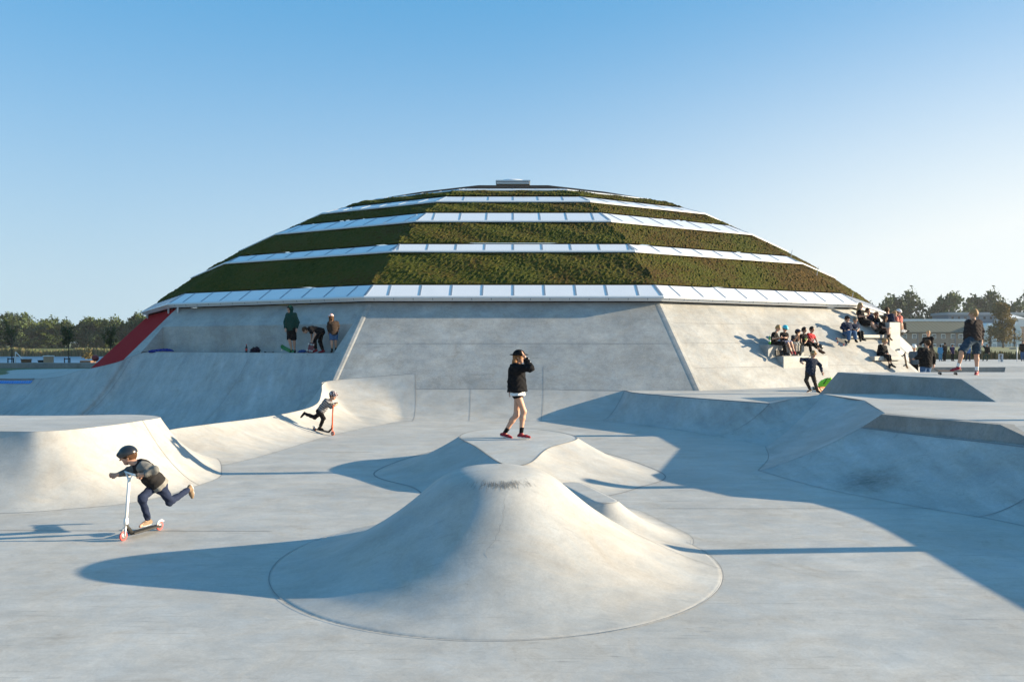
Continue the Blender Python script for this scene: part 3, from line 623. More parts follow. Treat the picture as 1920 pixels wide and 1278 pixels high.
    k = MB(); k.lathe([(.95 * math.cos(t), zz + .22 + .2 * math.sin(t)) for t in np.linspace(0, 1.5, 8)], 24, Matrix.Translation((CX, CY, 0))); b(k, 'dome_light', M_glass, cu, True)
    # lightning rods on the right-hand edge
    for (i, u, y) in ((1, 5.1, 560), (1, 5.0, 505), (1, 4.8, 470)):
        r, z = PROF(y); p = MB(); u = r * T15 - .15; p.tube([fp(i, r, u, z), fp(i, r, u + .15, z + .55)], .012, 5); b(p, 'lightning_rod', M_mull)
hall()
# ------------------------------------------------------------------ concrete seats let into the right-hand wall
def seat(pl, pr_, yb, yt, label, depth=1.0, slab=None, i=1):
    p = onface(i, pl, yb); q = onface(i, pr_, yb); n, t = fr(i); c = Vector((CX, CY, 0)); a = (p - c).dot(n); u0 = (p - c).dot(t)
    d = Vector(((pr_ - 960) / FPX, 1, 0)); s = (a + c.dot(n)) / d.dot(n); u1 = (d * s - c).dot(t)
    zt = CAMZ - (yt - HOR) / FPX * p.y; zb = p.z - .25 if not slab else zt - slab
    mb = MB(); mb.add([fp(i, A, u, z) for z in (zb, zt) for A, u in ((a, u0), (a, u1), (a - depth, u1), (a - depth, u0))], [(0, 3, 2, 1), (4, 5, 6, 7), (0, 1, 5, 4), (1, 2, 6, 5), (2, 3, 7, 6), (3, 0, 4, 7)])
    o = mb.build('seat_block', M_wall, bevel=.012); tag(o, label, 'seat block'); o['top'] = zt
    return p.y
seat(1440, 1508, 671, 646.5, 'square concrete seat block on the sloping wall, with five boys sitting on it', .9)
seat(1469, 1552, 690, 667.5, 'lower concrete step block with five boys\' feet resting on it', 1.1)
seat(1592, 1672, 641, 627, 'thin cantilevered concrete bench under the two boys high on the wall', .9, .13)
seat(1668, 1688, 646, 604, 'tall concrete post block at the wall corner, with two people sitting on it', .9)
seat(1640, 1692, 683, 668, 'thin concrete bench with a person in black sitting alone on it', .9, .16)

# two added posts, unseen beyond the frame, put there to cast long floor shadows
for x, y, z, h, lb in ((9.05, 9.6, .8, 1.1, 'added short concrete post on the lower deck, out of view, casting a floor shadow'), (9.7, 13.75, 1.06, 1.2, 'added concrete post on the upper deck, out of view, casting a floor shadow')):
    e = empty('shadow_post', (x, y, z), lb, 'shadow_post'); m = MB(); m.lathe([(.12, -.05), (.115, h * .8), (.11, h - .08)], 20); m.build('shaft', M_ledge, e, True); m = MB(); m.lathe([(.125, h - .08), (.125, h - .03), (.09, h), (.001, h + .01)], 20); m.build('cap', M_ledge, e, True)
# ------------------------------------------------------------------ far shore, trees, school, park beyond
def leafmat(name, col, var=.35):
    m, N, L, P = newmat(name); geo = N.new('ShaderNodeNewGeometry'); n = N.new('ShaderNodeTexNoise'); n.inputs['Scale'].default_value = .7; n.inputs['Detail'].default_value = 4; L.new(geo.outputs['Position'], n.inputs['Vector'])
    oi = N.new('ShaderNodeObjectInfo'); r = N.new('ShaderNodeMix'); r.data_type = 'RGBA'
    ad = N.new('ShaderNodeMath'); ad.operation = 'MULTIPLY_ADD'; ad.inputs[1].default_value = .5; ad.use_clamp = True; L.new(oi.outputs['Random'], ad.inputs[0]); L.new(n.outputs['Fac'], ad.inputs[2])
    r.inputs[6].default_value = tuple(c * (1 - var) for c in col) + (1,); r.inputs[7].default_value = (min(1, col[0] * (1.25 + var)), col[1] * (1 + var), col[2] * 1.0, 1)
    L.new(ad.outputs[0], r.inputs[0]); L.new(r.outputs[2], P.inputs['Base Color']); P.inputs['Roughness'].default_value = .8; P.inputs['Specular IOR Level'].default_value = .15
    tr = N.new('ShaderNodeBsdfTranslucent'); L.new(r.outputs[2], tr.inputs[0]); ms = N.new('ShaderNodeMixShader'); ms.inputs[0].default_value = .15; L.new(P.outputs[0], ms.inputs[1]); L.new(tr.outputs[0], ms.inputs[2]); L.new(ms.outputs[0], N['Material Output'].inputs[0])
    return m
M_leaf = leafmat('leaf_green', (.045, .072, .022)); M_leaf2 = leafmat('leaf_dark', (.045, .075, .035)); M_birch = leafmat('leaf_birch', (.115, .10, .035)); M_bark = plain('bark', (.06, .05, .04), .9, .3, 8)
def leaves(mb, pts, size, r):
    for p in pts:
        n = Vector((r.gauss(0, 1), r.gauss(0, 1), r.gauss(0, 1) + .4)).normalized(); a = n.orthogonal().normalized(); c = n.cross(a); t = r.uniform(0, 6.28); a, c = a * math.cos(t) + c * math.sin(t), c * math.cos(t) - a * math.sin(t)
        s = size * r.uniform(.6, 1.3); mb.add([p - a * s, p - c * s * .55, p + a * s, p + c * s * .55], [(0, 1, 2, 3)])
def crown_proto(seed, H, W, clumps, per, size, shape='round', base=.22):
    r = random.Random(seed); mb = MB(); tk = MB(); tk.tube([(0, 0, -.5), (.1 * r.uniform(-1, 1), 0, H * .3), (.2 * r.uniform(-1, 1), .1, H * .72)], [H * .022, H * .016, H * .005], 7)
    for c in range(clumps):
        z = r.uniform(base, .97); q = (z - base) / (1 - base)
        if shape == 'round': w = math.sin(math.pi * min(1, .12 + q * .86)) ** .6
        elif shape == 'birch': w = (1 - q) ** .65 * .95 + .05
        else: w = .35 + .65 * math.sin(math.pi * q)
        a = r.uniform(0, 6.28); rad = W * .5 * w * math.sqrt(r.uniform(.1, 1)); cc = Vector((math.cos(a) * rad, math.sin(a) * rad, z * H)); cr = W * r.uniform(.09, .17)
        tk.tube([(0, 0, max(.15, z - .25) * H), tuple(cc)], [H * .008, H * .002], 5)
        pts = []
        for _ in range(per):
            v = Vector((r.gauss(0, 1), r.gauss(0, 1), r.gauss(0, .75))); v = v.normalized() * cr * r.uniform(.35, 1.15); pts.append(cc + v)
        leaves(mb, pts, size, r)
    cm = mb.build('crown', M_leaf); tm = tk.build('trunk', M_bark); md = (cm.data, tm.data); bpy.data.objects.remove(cm); bpy.data.objects.remove(tm); return md
def place_tree(md, loc, sc, rz, label, group, leaf=None, name='broadleaf_tree'):
    e = empty(name, loc, label, 'tree', group); e.rotation_euler = (0, 0, rz); e.scale = sc
    for n, m in zip(('crown', 'trunk'), md):
        o = bpy.data.objects.new(n, m); COL.objects.link(o); o.parent = e
        if leaf and n == 'crown': o.material_slots[0].link = 'OBJECT'; o.material_slots[0].material = leaf
    return e
PR = [crown_proto(s, 10, 9.5, 46, 46, .42) for s in (1, 2, 3, 4)]
r = random.Random(5)
for row, (yy, n, x0, x1) in enumerate(((246, 17, -170, -92), (256, 16, -172, -90))):
    for k in range(n):
        x = x0 + (x1 - x0) * (k + r.uniform(.2, .8)) / n; px = 960 + x / yy * FPX
        top = 600 - 8 * math.sin(px * .02 + 1) - (10 if px > 150 else 0) + r.uniform(-4, 6); H = (HOR - top) / FPX * yy + 2.3
        s = H / 9.6 * (1 if row else .93); place_tree(PR[r.randrange(4)], (x, yy + r.uniform(-2, 2), -.1), (s * r.uniform(.85, 1.1), s * .9, s), r.uniform(0, 6.28), 'bushy dark green tree in the wood along the far lake shore', 'trees of the wood on the far lake shore', (M_leaf, M_leaf2)[k % 2])
for k in range(15):
    x = -166 + 5.4 * k + r.uniform(-1.5, 1.5); s = r.uniform(.36, .52)
    place_tree(PR[k % 4], (x, 240 + r.uniform(-1, 1), -.6), (s * 1.5, s, s * 1.05), r.uniform(0, 6.28), 'low green shrub at the foot of the wood on the far lake shore', 'shrubs along the far lake shore', (M_leaf2, M_leaf)[k % 3 == 0], 'shrub')
RT = [(1628, 572, 52, 0), (1672, 563, 62, 1), (1716, 549, 84, 2), (1757, 574, 46, 3), (1788, 556, 78, 0), (1828, 572, 40, 1), (1874, 549, 86, 2), (1907, 572, 36, 3), (1934, 553, 56, 1)]
RTL = ['dark tree just right of the hall roof, lowest of the row behind the school', 'dark broad tree behind the people at the wall corner, next to the tallest crown', 'tall round dark tree above the left end of the school roof', 'small tree between the two tall crowns behind the school', 'wide loose tree directly behind the standing boy\'s left, over the blue building', 'small sparse tree showing right of the standing boy\'s head', 'tall wide tree behind the narrow birch', 'small tree right of the birch, at the picture edge', 'tall tree cut off by the right picture edge']
for (px, yt, w, k), lb in zip(RT, RTL):
    d = 275; p = at(px, HOR, d); H = (HOR - yt) / FPX * d + 1.5; W = w / FPX * d
    place_tree(PR[k], (p.x, d + 4 * (k % 3), .9), (W / 9.8, W / 10.5, H / 9.7), k * 1.3, lb, 'trees behind the school', M_leaf2)
BI = crown_proto(11, 10, 7.2, 60, 60, .26, 'birch', .18); p = at(1881, HOR, 190)
place_tree(BI, (p.x, 190, .9), (1.12, 1.0, 1.06), .4, 'narrow olive and yellow birch standing on the lawn in front of the white gables', None, M_birch, 'birch_tree')
# saplings with stakes on the sand
def sapling(px, d, H, seed, label, up=False):
    rr = random.Random(seed); p = at(px, HOR, d); e = empty('sapling', (p.x, d, .7), label, 'tree', 'young trees by the lake')
    t = MB(); t.tube([(0, 0, -.1), (.02, 0, H * .45), (0, .02, H * .95)], [.035, .028, .008], 6); lf = MB(); pts = []
    for k in range(17 if not up else 9):
        z0 = H * rr.uniform(.42, .72); a = rr.uniform(0, 6.28); ln = H * rr.uniform(.16, .30) * (1.5 if up else 1); tip = Vector((math.cos(a) * ln * (.55 if up else .6), math.sin(a) * ln * .5, min(H * 1.02, z0 + ln * rr.uniform(.6, 1.0))))
        t.tube([(0, 0, z0), tuple(tip)], [.014, .005], 5)
        for _ in range(34 if not up else 44): pts.append(Vector((0, 0, z0)).lerp(tip, rr.uniform(.25, 1.02)) + Vector((rr.gauss(0, .07), rr.gauss(0, .07), rr.gauss(0, .07))))
    leaves(lf, pts, .06, rr); t.build('trunk', M_bark, e); lf.build('crown', M_leaf2, e)
sapling(22, 52, 3.15, 3, 'young tree with long upright branches at the far left edge', True); sapling(128, 52, 3.1, 4, 'young tree with a fine open crown beside the dark stakes, left of the hall'); sapling(207, 53, 3.0, 5, 'young tree nearest the red slope of the hall'); sapling(-8, 52, 2.9, 6, 'young tree cut off by the left picture edge')
M_stake = plain('dark_timber', (.02, .02, .022), .9, .3, 8); M_white = plain('white_paint', (.75, .75, .73), .5, .06, 4)
for px, lb in ((20, 'dark timber stake frame around the leftmost young tree'), (126, 'dark timber stake frame around the middle young tree')):
    p = at(px, HOR, 51.5); e = empty('stake_frame', (p.x, 51.5, .7), lb, 'tree stakes', 'tree stakes by the lake')
    for dx, dy in ((-.17, 0), (.17, 0), (0, .3)): m = MB(); m.tube([(dx, dy, -.2), (dx, dy, .72)], .035, 6); m.build('stake', M_stake, e)
    m = MB(); m.tube([(-.17, 0, .66), (.17, 0, .66)], .03, 6); m.build('crossbar', M_stake, e)
p = at(29, HOR, 54); e = empty('goal_frame', (p.x, 54, .85), 'white tubular goal frame standing on the sand by the lake', 'goal')
m = MB(); m.tube([(0, 0, -.1), (0, 0, .92)], .035, 6); m.build('post', M_white, e); m = MB(); m.tube([(0, 0, .92), (.85, .1, 0)], .03, 6); m.build('brace', M_white, e); m = MB(); m.tube([(.85, .1, 0), (0, .1, -.02)], .03, 6); m.build('foot', M_white, e)
def block(px0, px1, y0, y1, d, dep, mat, name, label, cat, top=None):
    a, b = at(px0, y1, d), at(px1, y0, d); e = empty(name, ((a.x + b.x) / 2, d, a.z), label, cat); w = (b.x - a.x) / 2; h = b.z - a.z
    m = MB(); m.box((-w, 0, -.25), (w, dep, h - .06)); m.build('body', mat, e, bevel=.02)
    m = MB(); m.box((-w - .03, -.03, h - .058), (w + .03, dep + .03, h)); m.build('lid', top or mat, e, bevel=.015)
M_tan = plain('tan_board', (.42, .30, .20), .8, .15, 4); M_crate = plain('brown_crate', (.16, .09, .05), .85, .25, 6)
block(81, 93, 666.5, 682, 53, .5, M_tan, 'cabinet', 'pale tan cabinet on the sand between the goal frame and the stakes', 'cabinet', M_white)
block(39, 51, 673, 682, 54, .5, M_crate, 'crate', 'brown wooden crate beside the white goal frame', 'crate')
block(71, 80, 675, 682, 55, .4, M_stake, 'timber_stack', 'low dark stack of timber left of the tan cabinet', 'timber')
p = at(179, 680, 50.5); e = empty('mixer', (p.x, 50.5, p.z), 'rounded red and cream mixer drum behind the end of the parapet', 'mixer')
m = MB(); m.lathe([(.10, .17), (.20, .08), (.22, -.05), (.13, -.17)], 16, Matrix.Translation((0, 0, .3)) @ Matrix.Rotation(R(50), 4, 'Y')); m.build('drum', plain('mixer_red', (.22, .03, .03), .6), e, True)
m = MB(); m.tube([(-.3, 0, -.35), (0, 0, .2), (.3, 0, -.35)], .03, 6); m.build('stand', M_white, e)
# sand, far bank
M_sand = plain('sand', (.34, .25, .17), .9, .25, 1.5, bump=.3)
def sand():
    xs = np.linspace(-70, -22, 80); ys = np.linspace(50, 59, 14); rows = []
    for y in ys:
        rows.append([(x, y, .80 + .16 * math.exp(-((y - 54.5) / 2.5) ** 2) + .10 * max(0, math.sin(x * .9 + 1.3 * math.sin(y))) * (50.5 < y < 57) - .35 * max(0, (y - 57) / 2)) for x in xs])
    m = MB(); m.grid(rows); tag(m.build('sand_beach', M_sand, smooth=True), kind='structure')
sand()
def reeds():
    rr = random.Random(9); mb = MB(); md = MB()
    for _ in range(5200):
        x = rr.uniform(-168, -90); y = rr.uniform(229.5, 233.5); h = rr.uniform(1.2, 2.3) + .4 * math.sin(x * .3); w = rr.uniform(.06, .16); l = rr.uniform(-.3, .3)
        (mb if rr.random() < .85 else md).add([(x - w, y, -1.6), (x + w, y, -1.6), (x + w * .4 + l, y + rr.uniform(-.2, .2), -1.5 + h), (x - w * .4 + l, y, -1.5 + h)], [(0, 1, 2, 3)])
    a = mb.build('reeds', plain('reed_green', (.065, .085, .028), .9, .35, .4)); a.data.materials.append(plain('reed_straw', (.20, .15, .07), .9, .3, .4))
    for p in a.data.polygons:
        if rr.random() < .15: p.material_index = 1
    tag(a, 'band of green and straw coloured reeds along the far lake shore', 'reeds', kind='stuff')
    b_ = md.build('reeds', a.data.materials[1]); tag(b_, 'dry straw coloured reeds mixed into the far lake shore', 'reeds', kind='stuff')
    xs = np.linspace(-175, -85, 60); m = MB(); m.grid([[(x, y, z + .12 * math.sin(x * .35)) for x in xs] for y, z in ((233, -1.5), (235.5, .35), (238, .62), (240.5, .4))]); tag(m.build('shore_path', plain('dry_grass', (.22, .17, .08), .9, .3, .5), smooth=True), kind='structure')
reeds()
p = at(165, 672, 150); e = empty('planted_raft', (p.x, 150, -1.4), 'small dark raft with a yellow green plant floating on the lake', 'raft')
m = MB(); m.box((-1.0, -1, -.2), (1.0, 1, .55)); m.build('raft', M_crate, e, bevel=.08); m = MB(); rr = random.Random(2); leaves(m, [Vector((rr.gauss(0, .4), rr.gauss(0, .4), .9 + abs(rr.gauss(0, .7)))) for _ in range(160)], .22, rr); m.build('plant', M_birch, e)
def tall_grass():
    rr = random.Random(19); mb = MB()
    for _ in range(5000):
        x = rr.uniform(20, 80); y = rr.uniform(82, 86.5); h = rr.uniform(.55, .95) + .15 * math.sin(x * .7); w = rr.uniform(.03, .08); l = rr.uniform(-.15, .15)
        mb.add([(x - w, y, .6), (x + w, y, .6), (x + w * .3 + l, y + rr.uniform(-.1, .1), .65 + h), (x - w * .3 + l, y, .65 + h)], [(0, 1, 2, 3)])
    a = mb.build('tall_grass', plain('meadow_green', (.055, .06, .018), .9, .35, .5)); a.data.materials.append(plain('meadow_dry', (.13, .095, .04), .9, .3, .5))
    for p in a.data.polygons:
        if rr.random() < .35: p.material_index = 1
    tag(a, 'dark band of uncut grass between the paving and the school lawn', 'tall grass', kind='stuff')
tall_grass()
# school beyond the park
def school():
    D = 240; X = lambda px: (px - 960) / FPX * D; Z = lambda py: CAMZ + (HOR - py) / FPX * D
    root = empty('school_building', (X(1780), D, .8), 'long tan brick school building with white windows and a dark seamed roof', 'school'); og = Vector((X(1780), D, .8))
    def b(mb, n, mat, par=root): mb.v = [Vector(v) - og for v in mb.v]; return mb.build(n, mat, par)
    m = MB(); m.box((X(1600), D, .2), (X(1838), D + 12, Z(624))); m.box((X(1910), D, .2), (X(1990), D + 12, Z(612)))
    brk, N, L, P = newmat('tan_brick'); g = N.new('ShaderNodeNewGeometry'); bt = N.new('ShaderNodeTexBrick'); mp = N.new('ShaderNodeMapping'); mp.inputs['Rotation'].default_value = (R(90), 0, 0); L.new(g.outputs['Position'], mp.inputs[0]); L.new(mp.outputs[0], bt.inputs['Vector'])
    bt.inputs['Scale'].default_value = 1; bt.inputs['Brick Width'].default_value = .5; bt.inputs['Row Height'].default_value = .16; bt.inputs['Mortar Size'].default_value = .015; bt.inputs['Color1'].default_value = (.36, .25, .18, 1); bt.inputs['Color2'].default_value = (.31, .21, .155, 1); bt.inputs['Mortar'].default_value = (.4, .34, .28, 1); L.new(bt.outputs[0], P.inputs['Base Color']); P.inputs['Roughness'].default_value = .9
    b(m, 'wall', brk)
    roofm = plain('olive_roof', (.075, .08, .05), .7, .2, .6)
    m = MB(); m.grid([[(X(1600), D - .5, Z(623)), (X(1842), D - .5, Z(623))], [(X(1604), D + 9, Z(599.5)), (X(1842), D + 9, Z(601.5))]]); m.box((X(1600), D - .55, Z(624.5)), (X(1842), D - .35, Z(622.5))); rf = b(m, 'roof', roofm)
    m = MB()
    for k in range(30):
        x = X(1604) + k * 1.25; m.add([(x, D - .5, Z(623) + .06), (x + .12, D - .5, Z(623) + .06), (x + .12, D + 9, Z(600) + .06), (x, D + 9, Z(600) + .06)], [(0, 1, 2, 3)])
    b(m, 'roof_seams', plain('seam_metal', (.15, .15, .11), .6, .1, 2), rf)
    m = MB(); m.box((X(1600), D + 8.9, Z(600.5)), (X(1842), D + 9.6, Z(596.2))); b(m, 'ridge_fascia', M_white, rf)
    dark = plain('dark_glass', (.03, .04, .05), .15)
    for py, pxs in ((630, (1696, 1714, 1733, 1751, 1768.5, 1786.5, 1801)), (648.5, (1696, 1714, 1733, 1751, 1768.5, 1786.5, 1801, 1818))):
        for px in pxs:
            f = MB(); f.box((X(px - 4), D - .12, Z(py + 4.5)), (X(px + 4), D + .02, Z(py - 4.5))); fo = b(f, 'window', M_white)
            f = MB(); f.box((X(px - 3), D - .16, Z(py + .2)), (X(px + 3), D - .122, Z(py - 2.6))); f.box((X(px - 3), D - .16, Z(py + 3.6)), (X(px + 3), D - .122, Z(py + 1.4))); b(f, 'pane', dark, fo)
    for px in (1720.5, 1790.5): f = MB(); f.tube([(X(px), D - .15, .6), (X(px), D - .15, Z(623))], .09, 6); b(f, 'drain_pipe', M_mull)
    # white glazed gables
    gm = MB()
    for px in (1848, 1857, 1893, 1903):
        w = 8.5; gm.add([(X(px - w), D - 1.0, .3), (X(px + w), D - 1.0, .3), (X(px + w), D - 1.0, Z(617)), (X(px), D - 1.0, Z(605.5)), (X(px - w), D - 1.0, Z(617)), (X(px - w), D + 6, .3), (X(px + w), D + 6, .3), (X(px + w), D + 6, Z(617)), (X(px), D + 6, Z(605.5)), (X(px - w), D + 6, Z(617))], [(0, 1, 2, 3, 4), (1, 6, 7, 2), (0, 4, 9, 5), (2, 7, 8, 3), (3, 8, 9, 4)])
        g_ = b(gm, 'gable', M_white); gm = MB()
        pn = MB()
        for zt, zb in ((619, 625), (627, 633), (635, 641), (644, 653)):
            for s in (-1, 1): pn.box((X(px + s * 3.6 - 2.7), D - 1.06, Z(zb)), (X(px + s * 3.6 + 2.7), D - 1.003, Z(zt)))
        b(pn, 'pane', plain('pale_glass', (.38, .45, .47), .2), g_)
    # blue annexe behind
    D2 = 262; X2 = lambda px: (px - 960) / FPX * D2; Z2 = lambda py: CAMZ + (HOR - py) / FPX * D2
    o2 = Vector((X2(1850), D2, 1)); e = empty('annexe_building', o2, 'blue grey flat roofed building standing behind the school', 'building')
    def c(mb, n, mat): mb.v = [Vector(v) - o2 for v in mb.v]; return mb.build(n, mat, e)
    m = MB(); m.box((X2(1778), D2, .5), (X2(1990), D2 + 10, Z2(590.5))); c(m, 'wall', plain('blue_grey_board', (.16, .21, .26), .7, .12, .5))
    m = MB(); m.box((X2(1776), D2 - .4, Z2(590.3)), (X2(1990), D2 + 10.4, Z2(585.5))); c(m, 'roof', plain('grey_sheet', (.36, .39, .42), .5, .1, .4))
    for k in range(14):
        px = 1786 + k * 12; f = MB(); f.box((X2(px - 2), D2 - .06, Z2(598)), (X2(px + 2), D2 - .003, Z2(593.5))); c(f, 'window', dark)
    m = MB(); a, b2 = X2(1862), X2(1902); m.add([(a, D2 - 6, Z2(598)), (b2, D2 - 6, Z2(598)), (b2 - 4, D2 - 1, Z2(586.5)), (a + 4, D2 - 1, Z2(586.5))], [(0, 1, 2, 3)]); m.box((a + .3, D2 - 5.7, .5), (b2 - .3, D2 - .01, Z2(598) - .02)); c(m, 'porch', M_white)
school()
# park paving and low plinth on the right
tag(mesh('park_paving', [(14, 47.9, .79), (38, 47.9, .79), (110, 84, .70), (14, 84, .70)], [(0, 1, 2, 3)], M_floor), kind='structure')
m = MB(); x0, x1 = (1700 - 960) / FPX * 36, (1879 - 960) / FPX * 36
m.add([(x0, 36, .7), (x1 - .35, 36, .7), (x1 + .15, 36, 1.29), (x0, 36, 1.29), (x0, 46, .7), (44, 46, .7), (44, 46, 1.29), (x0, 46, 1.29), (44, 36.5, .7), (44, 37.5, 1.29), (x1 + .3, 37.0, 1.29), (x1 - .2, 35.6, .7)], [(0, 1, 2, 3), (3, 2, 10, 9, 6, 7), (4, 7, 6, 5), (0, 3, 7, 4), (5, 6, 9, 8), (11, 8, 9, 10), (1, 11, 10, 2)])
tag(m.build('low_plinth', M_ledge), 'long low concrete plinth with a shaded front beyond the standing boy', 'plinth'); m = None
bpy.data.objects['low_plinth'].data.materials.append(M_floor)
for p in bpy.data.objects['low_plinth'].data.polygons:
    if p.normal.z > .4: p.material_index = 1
p = at(1877, 678, 70); e = empty('steel_frame', (p.x, 70, p.z), 'small square grey frame standing on the paving right of the standing boy', 'frame')
for k, (lo, hi) in enumerate((((-.19, 0, -.1), (-.13, .06, .6)), ((.13, 0, -.1), (.19, .06, .6)))): m = MB(); m.box(lo, hi); m.build('post', M_alu, e)
m = MB(); m.box((-.19, -.003, .6), (.19, .063, .66)); m.build('crossbar', M_alu, e); m = MB(); m.box((-.02, .02, -.1), (.11, .05, .5)); m.build('panel', M_mull, e)
p = at(1907, 679, 70); e = empty('thin_post', (p.x, 70, p.z), 'thin pale post on the paving near the right picture edge', 'post'); m = MB(); m.tube([(0, 0, -.1), (0, 0, 1.5)], [.035, .03], 8); m.build('shaft', M_alu, e, True); m = MB(); m.lathe([(.04, 1.5), (.05, 1.52), (.03, 1.56)], 8); m.build('cap', M_mull, e)
p = at(1899, 657, 150); e = empty('lawn_sign', (p.x, 150, p.z), 'low wide blue grey board on the lawn in front of the gables', 'board'); m = MB(); m.box((-.6, 0, .1), (.6, .06, .5)); m.build('board', plain('sign_blue', (.12, .17, .22), .6), e)
for s in (-.5, .5): m = MB(); m.box((s - .04, .061, -.5), (s + .04, .12, .45)); m.build('leg', M_mull, e)
# ------------------------------------------------------------------ people: signed-distance bodies meshed into one continuous surface
def nets(D, org, h):
    S = D < 0; nx, ny, nz = D.shape; cs = (nx-1, ny-1, nz-1)
    acc = np.zeros(cs + (3,), np.float32); cnt = np.zeros(cs, np.float32)
    def sl(c): return tuple(slice(c[k], c[k] + cs[k]) for k in range(3))
    for ax in range(3):
        for u in (0, 1):
            for v in (0, 1):
                a = [0, 0, 0]; o = [k for k in range(3) if k != ax]; a[o[0]], a[o[1]] = u, v; b = list(a); b[ax] = 1
                da, db = D[sl(a)], D[sl(b)]; m = S[sl(a)] != S[sl(b)]
                t = np.where(m, da / np.where(m, da - db, 1), 0)
                for k in range(3): acc[..., k] += np.where(m, t if k == ax else a[k], 0)
                cnt += m
    act = cnt > 0; idx = -np.ones(cs, np.int64); idx[act] = np.arange(act.sum()); ijk = np.argwhere(act)
    V = (ijk + acc[act] / cnt[act][:, None]) * h + np.array(org); Fs = []
    for ax in range(3):
        o = [k for k in range(3) if k != ax]
        s0 = [slice(1, -1)] * 3; s1 = [slice(1, -1)] * 3; s0[ax] = slice(0, -1); s1[ax] = slice(1, None)
        A, B = S[tuple(s0)], S[tuple(s1)]; e = np.argwhere(A != B)
        if not len(e): continue
        sg = A[tuple(e.T)]; base = e.copy(); base[:, o[0]] += 1; base[:, o[1]] += 1
        def c(d0, d1): q = base.copy(); q[:, o[0]] += d0; q[:, o[1]] += d1; return idx[tuple(q.T)]
        quad = np.stack([c(-1, -1), c(0, -1), c(0, 0), c(-1, 0)], 1)
        flip = sg if ax != 1 else ~sg
        quad[~flip] = quad[~flip][:, ::-1]; Fs.append(quad)
    return V, np.vstack(Fs)
def smin(a, b, k):
    if k <= 0: return np.minimum(a, b)
    h = np.maximum(k - np.abs(a - b), 0) / k; return np.minimum(a, b) - h * h * k * .25
class Field:
    def __init__(s): s.p = []; s.cut = []
    def cone(s, a, b, ra, rb=None, k=.03, flat=0): s.p.append(('c', Vector(a), Vector(b), ra, ra if rb is None else rb, k, flat)); return s
    def ell(s, c, fr3, r3, k=.02, op='u'): s.p.append(('e', Vector(c), fr3, r3, k, op)); return s
    def empty(s): return not s.p
    def mesh(s, h, wrinkle=0, clip=None):
        lo = np.array([9e9] * 3); hi = -lo
        for p in s.p:
            if p[0] == 'c': pts = [(p[1], p[3]), (p[2], p[4])]
            elif p[5] == 's': continue
            else: pts = [(p[1], max(p[3]))]
            for q, r in pts: lo = np.minimum(lo, np.array(q) - r - .03); hi = np.maximum(hi, np.array(q) + r + .03)
        lo -= 2 * h; n = np.ceil((hi - lo) / h).astype(int) + 3
        ax = [lo[k] + h * np.arange(n[k]) for k in range(3)]; D = np.full(tuple(n), 1.0, np.float32)
        for p in s.p:
            if p[0] == 'c':
                a, b, ra, rb, k, fl = p[1:]; pts = [(a, ra), (b, rb)]; mg = max(k, .01) + 3 * h
            else: c, F3, r3, k, op = p[1:]; pts = [(c, max(r3))]; mg = max(k, .01) + 3 * h
            l = np.min([np.array(q) - r - mg for q, r in pts], axis=0); u = np.max([np.array(q) + r + mg for q, r in pts], axis=0)
            sx = [slice(max(0, int((l[q] - lo[q]) / h)), max(1, min(n[q], int((u[q] - lo[q]) / h) + 2))) for q in range(3)]
            X = ax[0][sx[0]][:, None, None]; Y = ax[1][sx[1]][None, :, None]; Z = ax[2][sx[2]][None, None, :]
            if p[0] == 'c':
                d = b - a; L2 = max(d.length_squared, 1e-9); t0 = ((X - a.x) * d.x + (Y - a.y) * d.y + (Z - a.z) * d.z) / L2; t = np.clip(t0, 0, 1)
                f = np.sqrt((X - a.x - t * d.x) ** 2 + (Y - a.y - t * d.y) ** 2 + (Z - a.z - t * d.z) ** 2) - (ra + t * (rb - ra))
                L = math.sqrt(L2)
                if fl & 2: f = np.maximum(f, (t0 - 1) * L)
                if fl & 1: f = np.maximum(f, -t0 * L)
            else:
                q = [((X - c.x) * e.x + (Y - c.y) * e.y + (Z - c.z) * e.z) / r for e, r in zip(F3, r3)]
                f = (np.sqrt(q[0] ** 2 + q[1] ** 2 + q[2] ** 2) - 1) * min(r3)
            g = D[tuple(sx)]
            if p[0] == 'e' and op == 's': D[tuple(sx)] = np.maximum(g, -f)
            else: D[tuple(sx)] = smin(g, f, k)
        X, Y, Z = ax[0][:, None, None], ax[1][None, :, None], ax[2][None, None, :]
        if wrinkle: D = D + (wrinkle * (np.sin(X * 31 + Z * 44 + 2 * np.sin(Y * 23 + Z * 9)) * np.sin(Z * 27 - X * 19 + Y * 30) + .6 * np.sin(Z * 61 + 3 * np.sin(X * 28)))).astype(np.float32)
        for o, nn in (clip or []): D = np.maximum(D, ((X - o.x) * nn.x + (Y - o.y) * nn.y + (Z - o.z) * nn.z).astype(np.float32))
        return nets(D, lo, h)
SKIN = plain('skin', (.50, .27, .18), .55, .10, 14); SKIN_T = plain('skin_tan', (.30, .16, .10), .55, .10, 14); EYE = plain('eye_dark', (.02, .015, .012), .3); LIP = plain('lips', (.36, .12, .10), .5)
_cl = {}
def cloth(name, col, rough=.9):
    if name not in _cl: _cl[name] = plain(name, col, rough, .22, 22, bump=.25, spec=.12 if max(col) < .1 else .3)
    return _cl[name]
BLK = lambda: cloth('black_cloth', (.008, .008, .0095)); NAVY = lambda: cloth('navy_cloth', (.018, .026, .055)); JEANS = lambda: cloth('blue_denim', (.05, .11, .22)); GREY = lambda: cloth('grey_cloth', (.10, .10, .105))
HB = lambda: cloth('blond_hair', (.34, .20, .085), .6); HBR = lambda: cloth('brown_hair', (.07, .035, .018), .6); HD = lambda: cloth('dark_hair', (.015, .011, .009), .6)
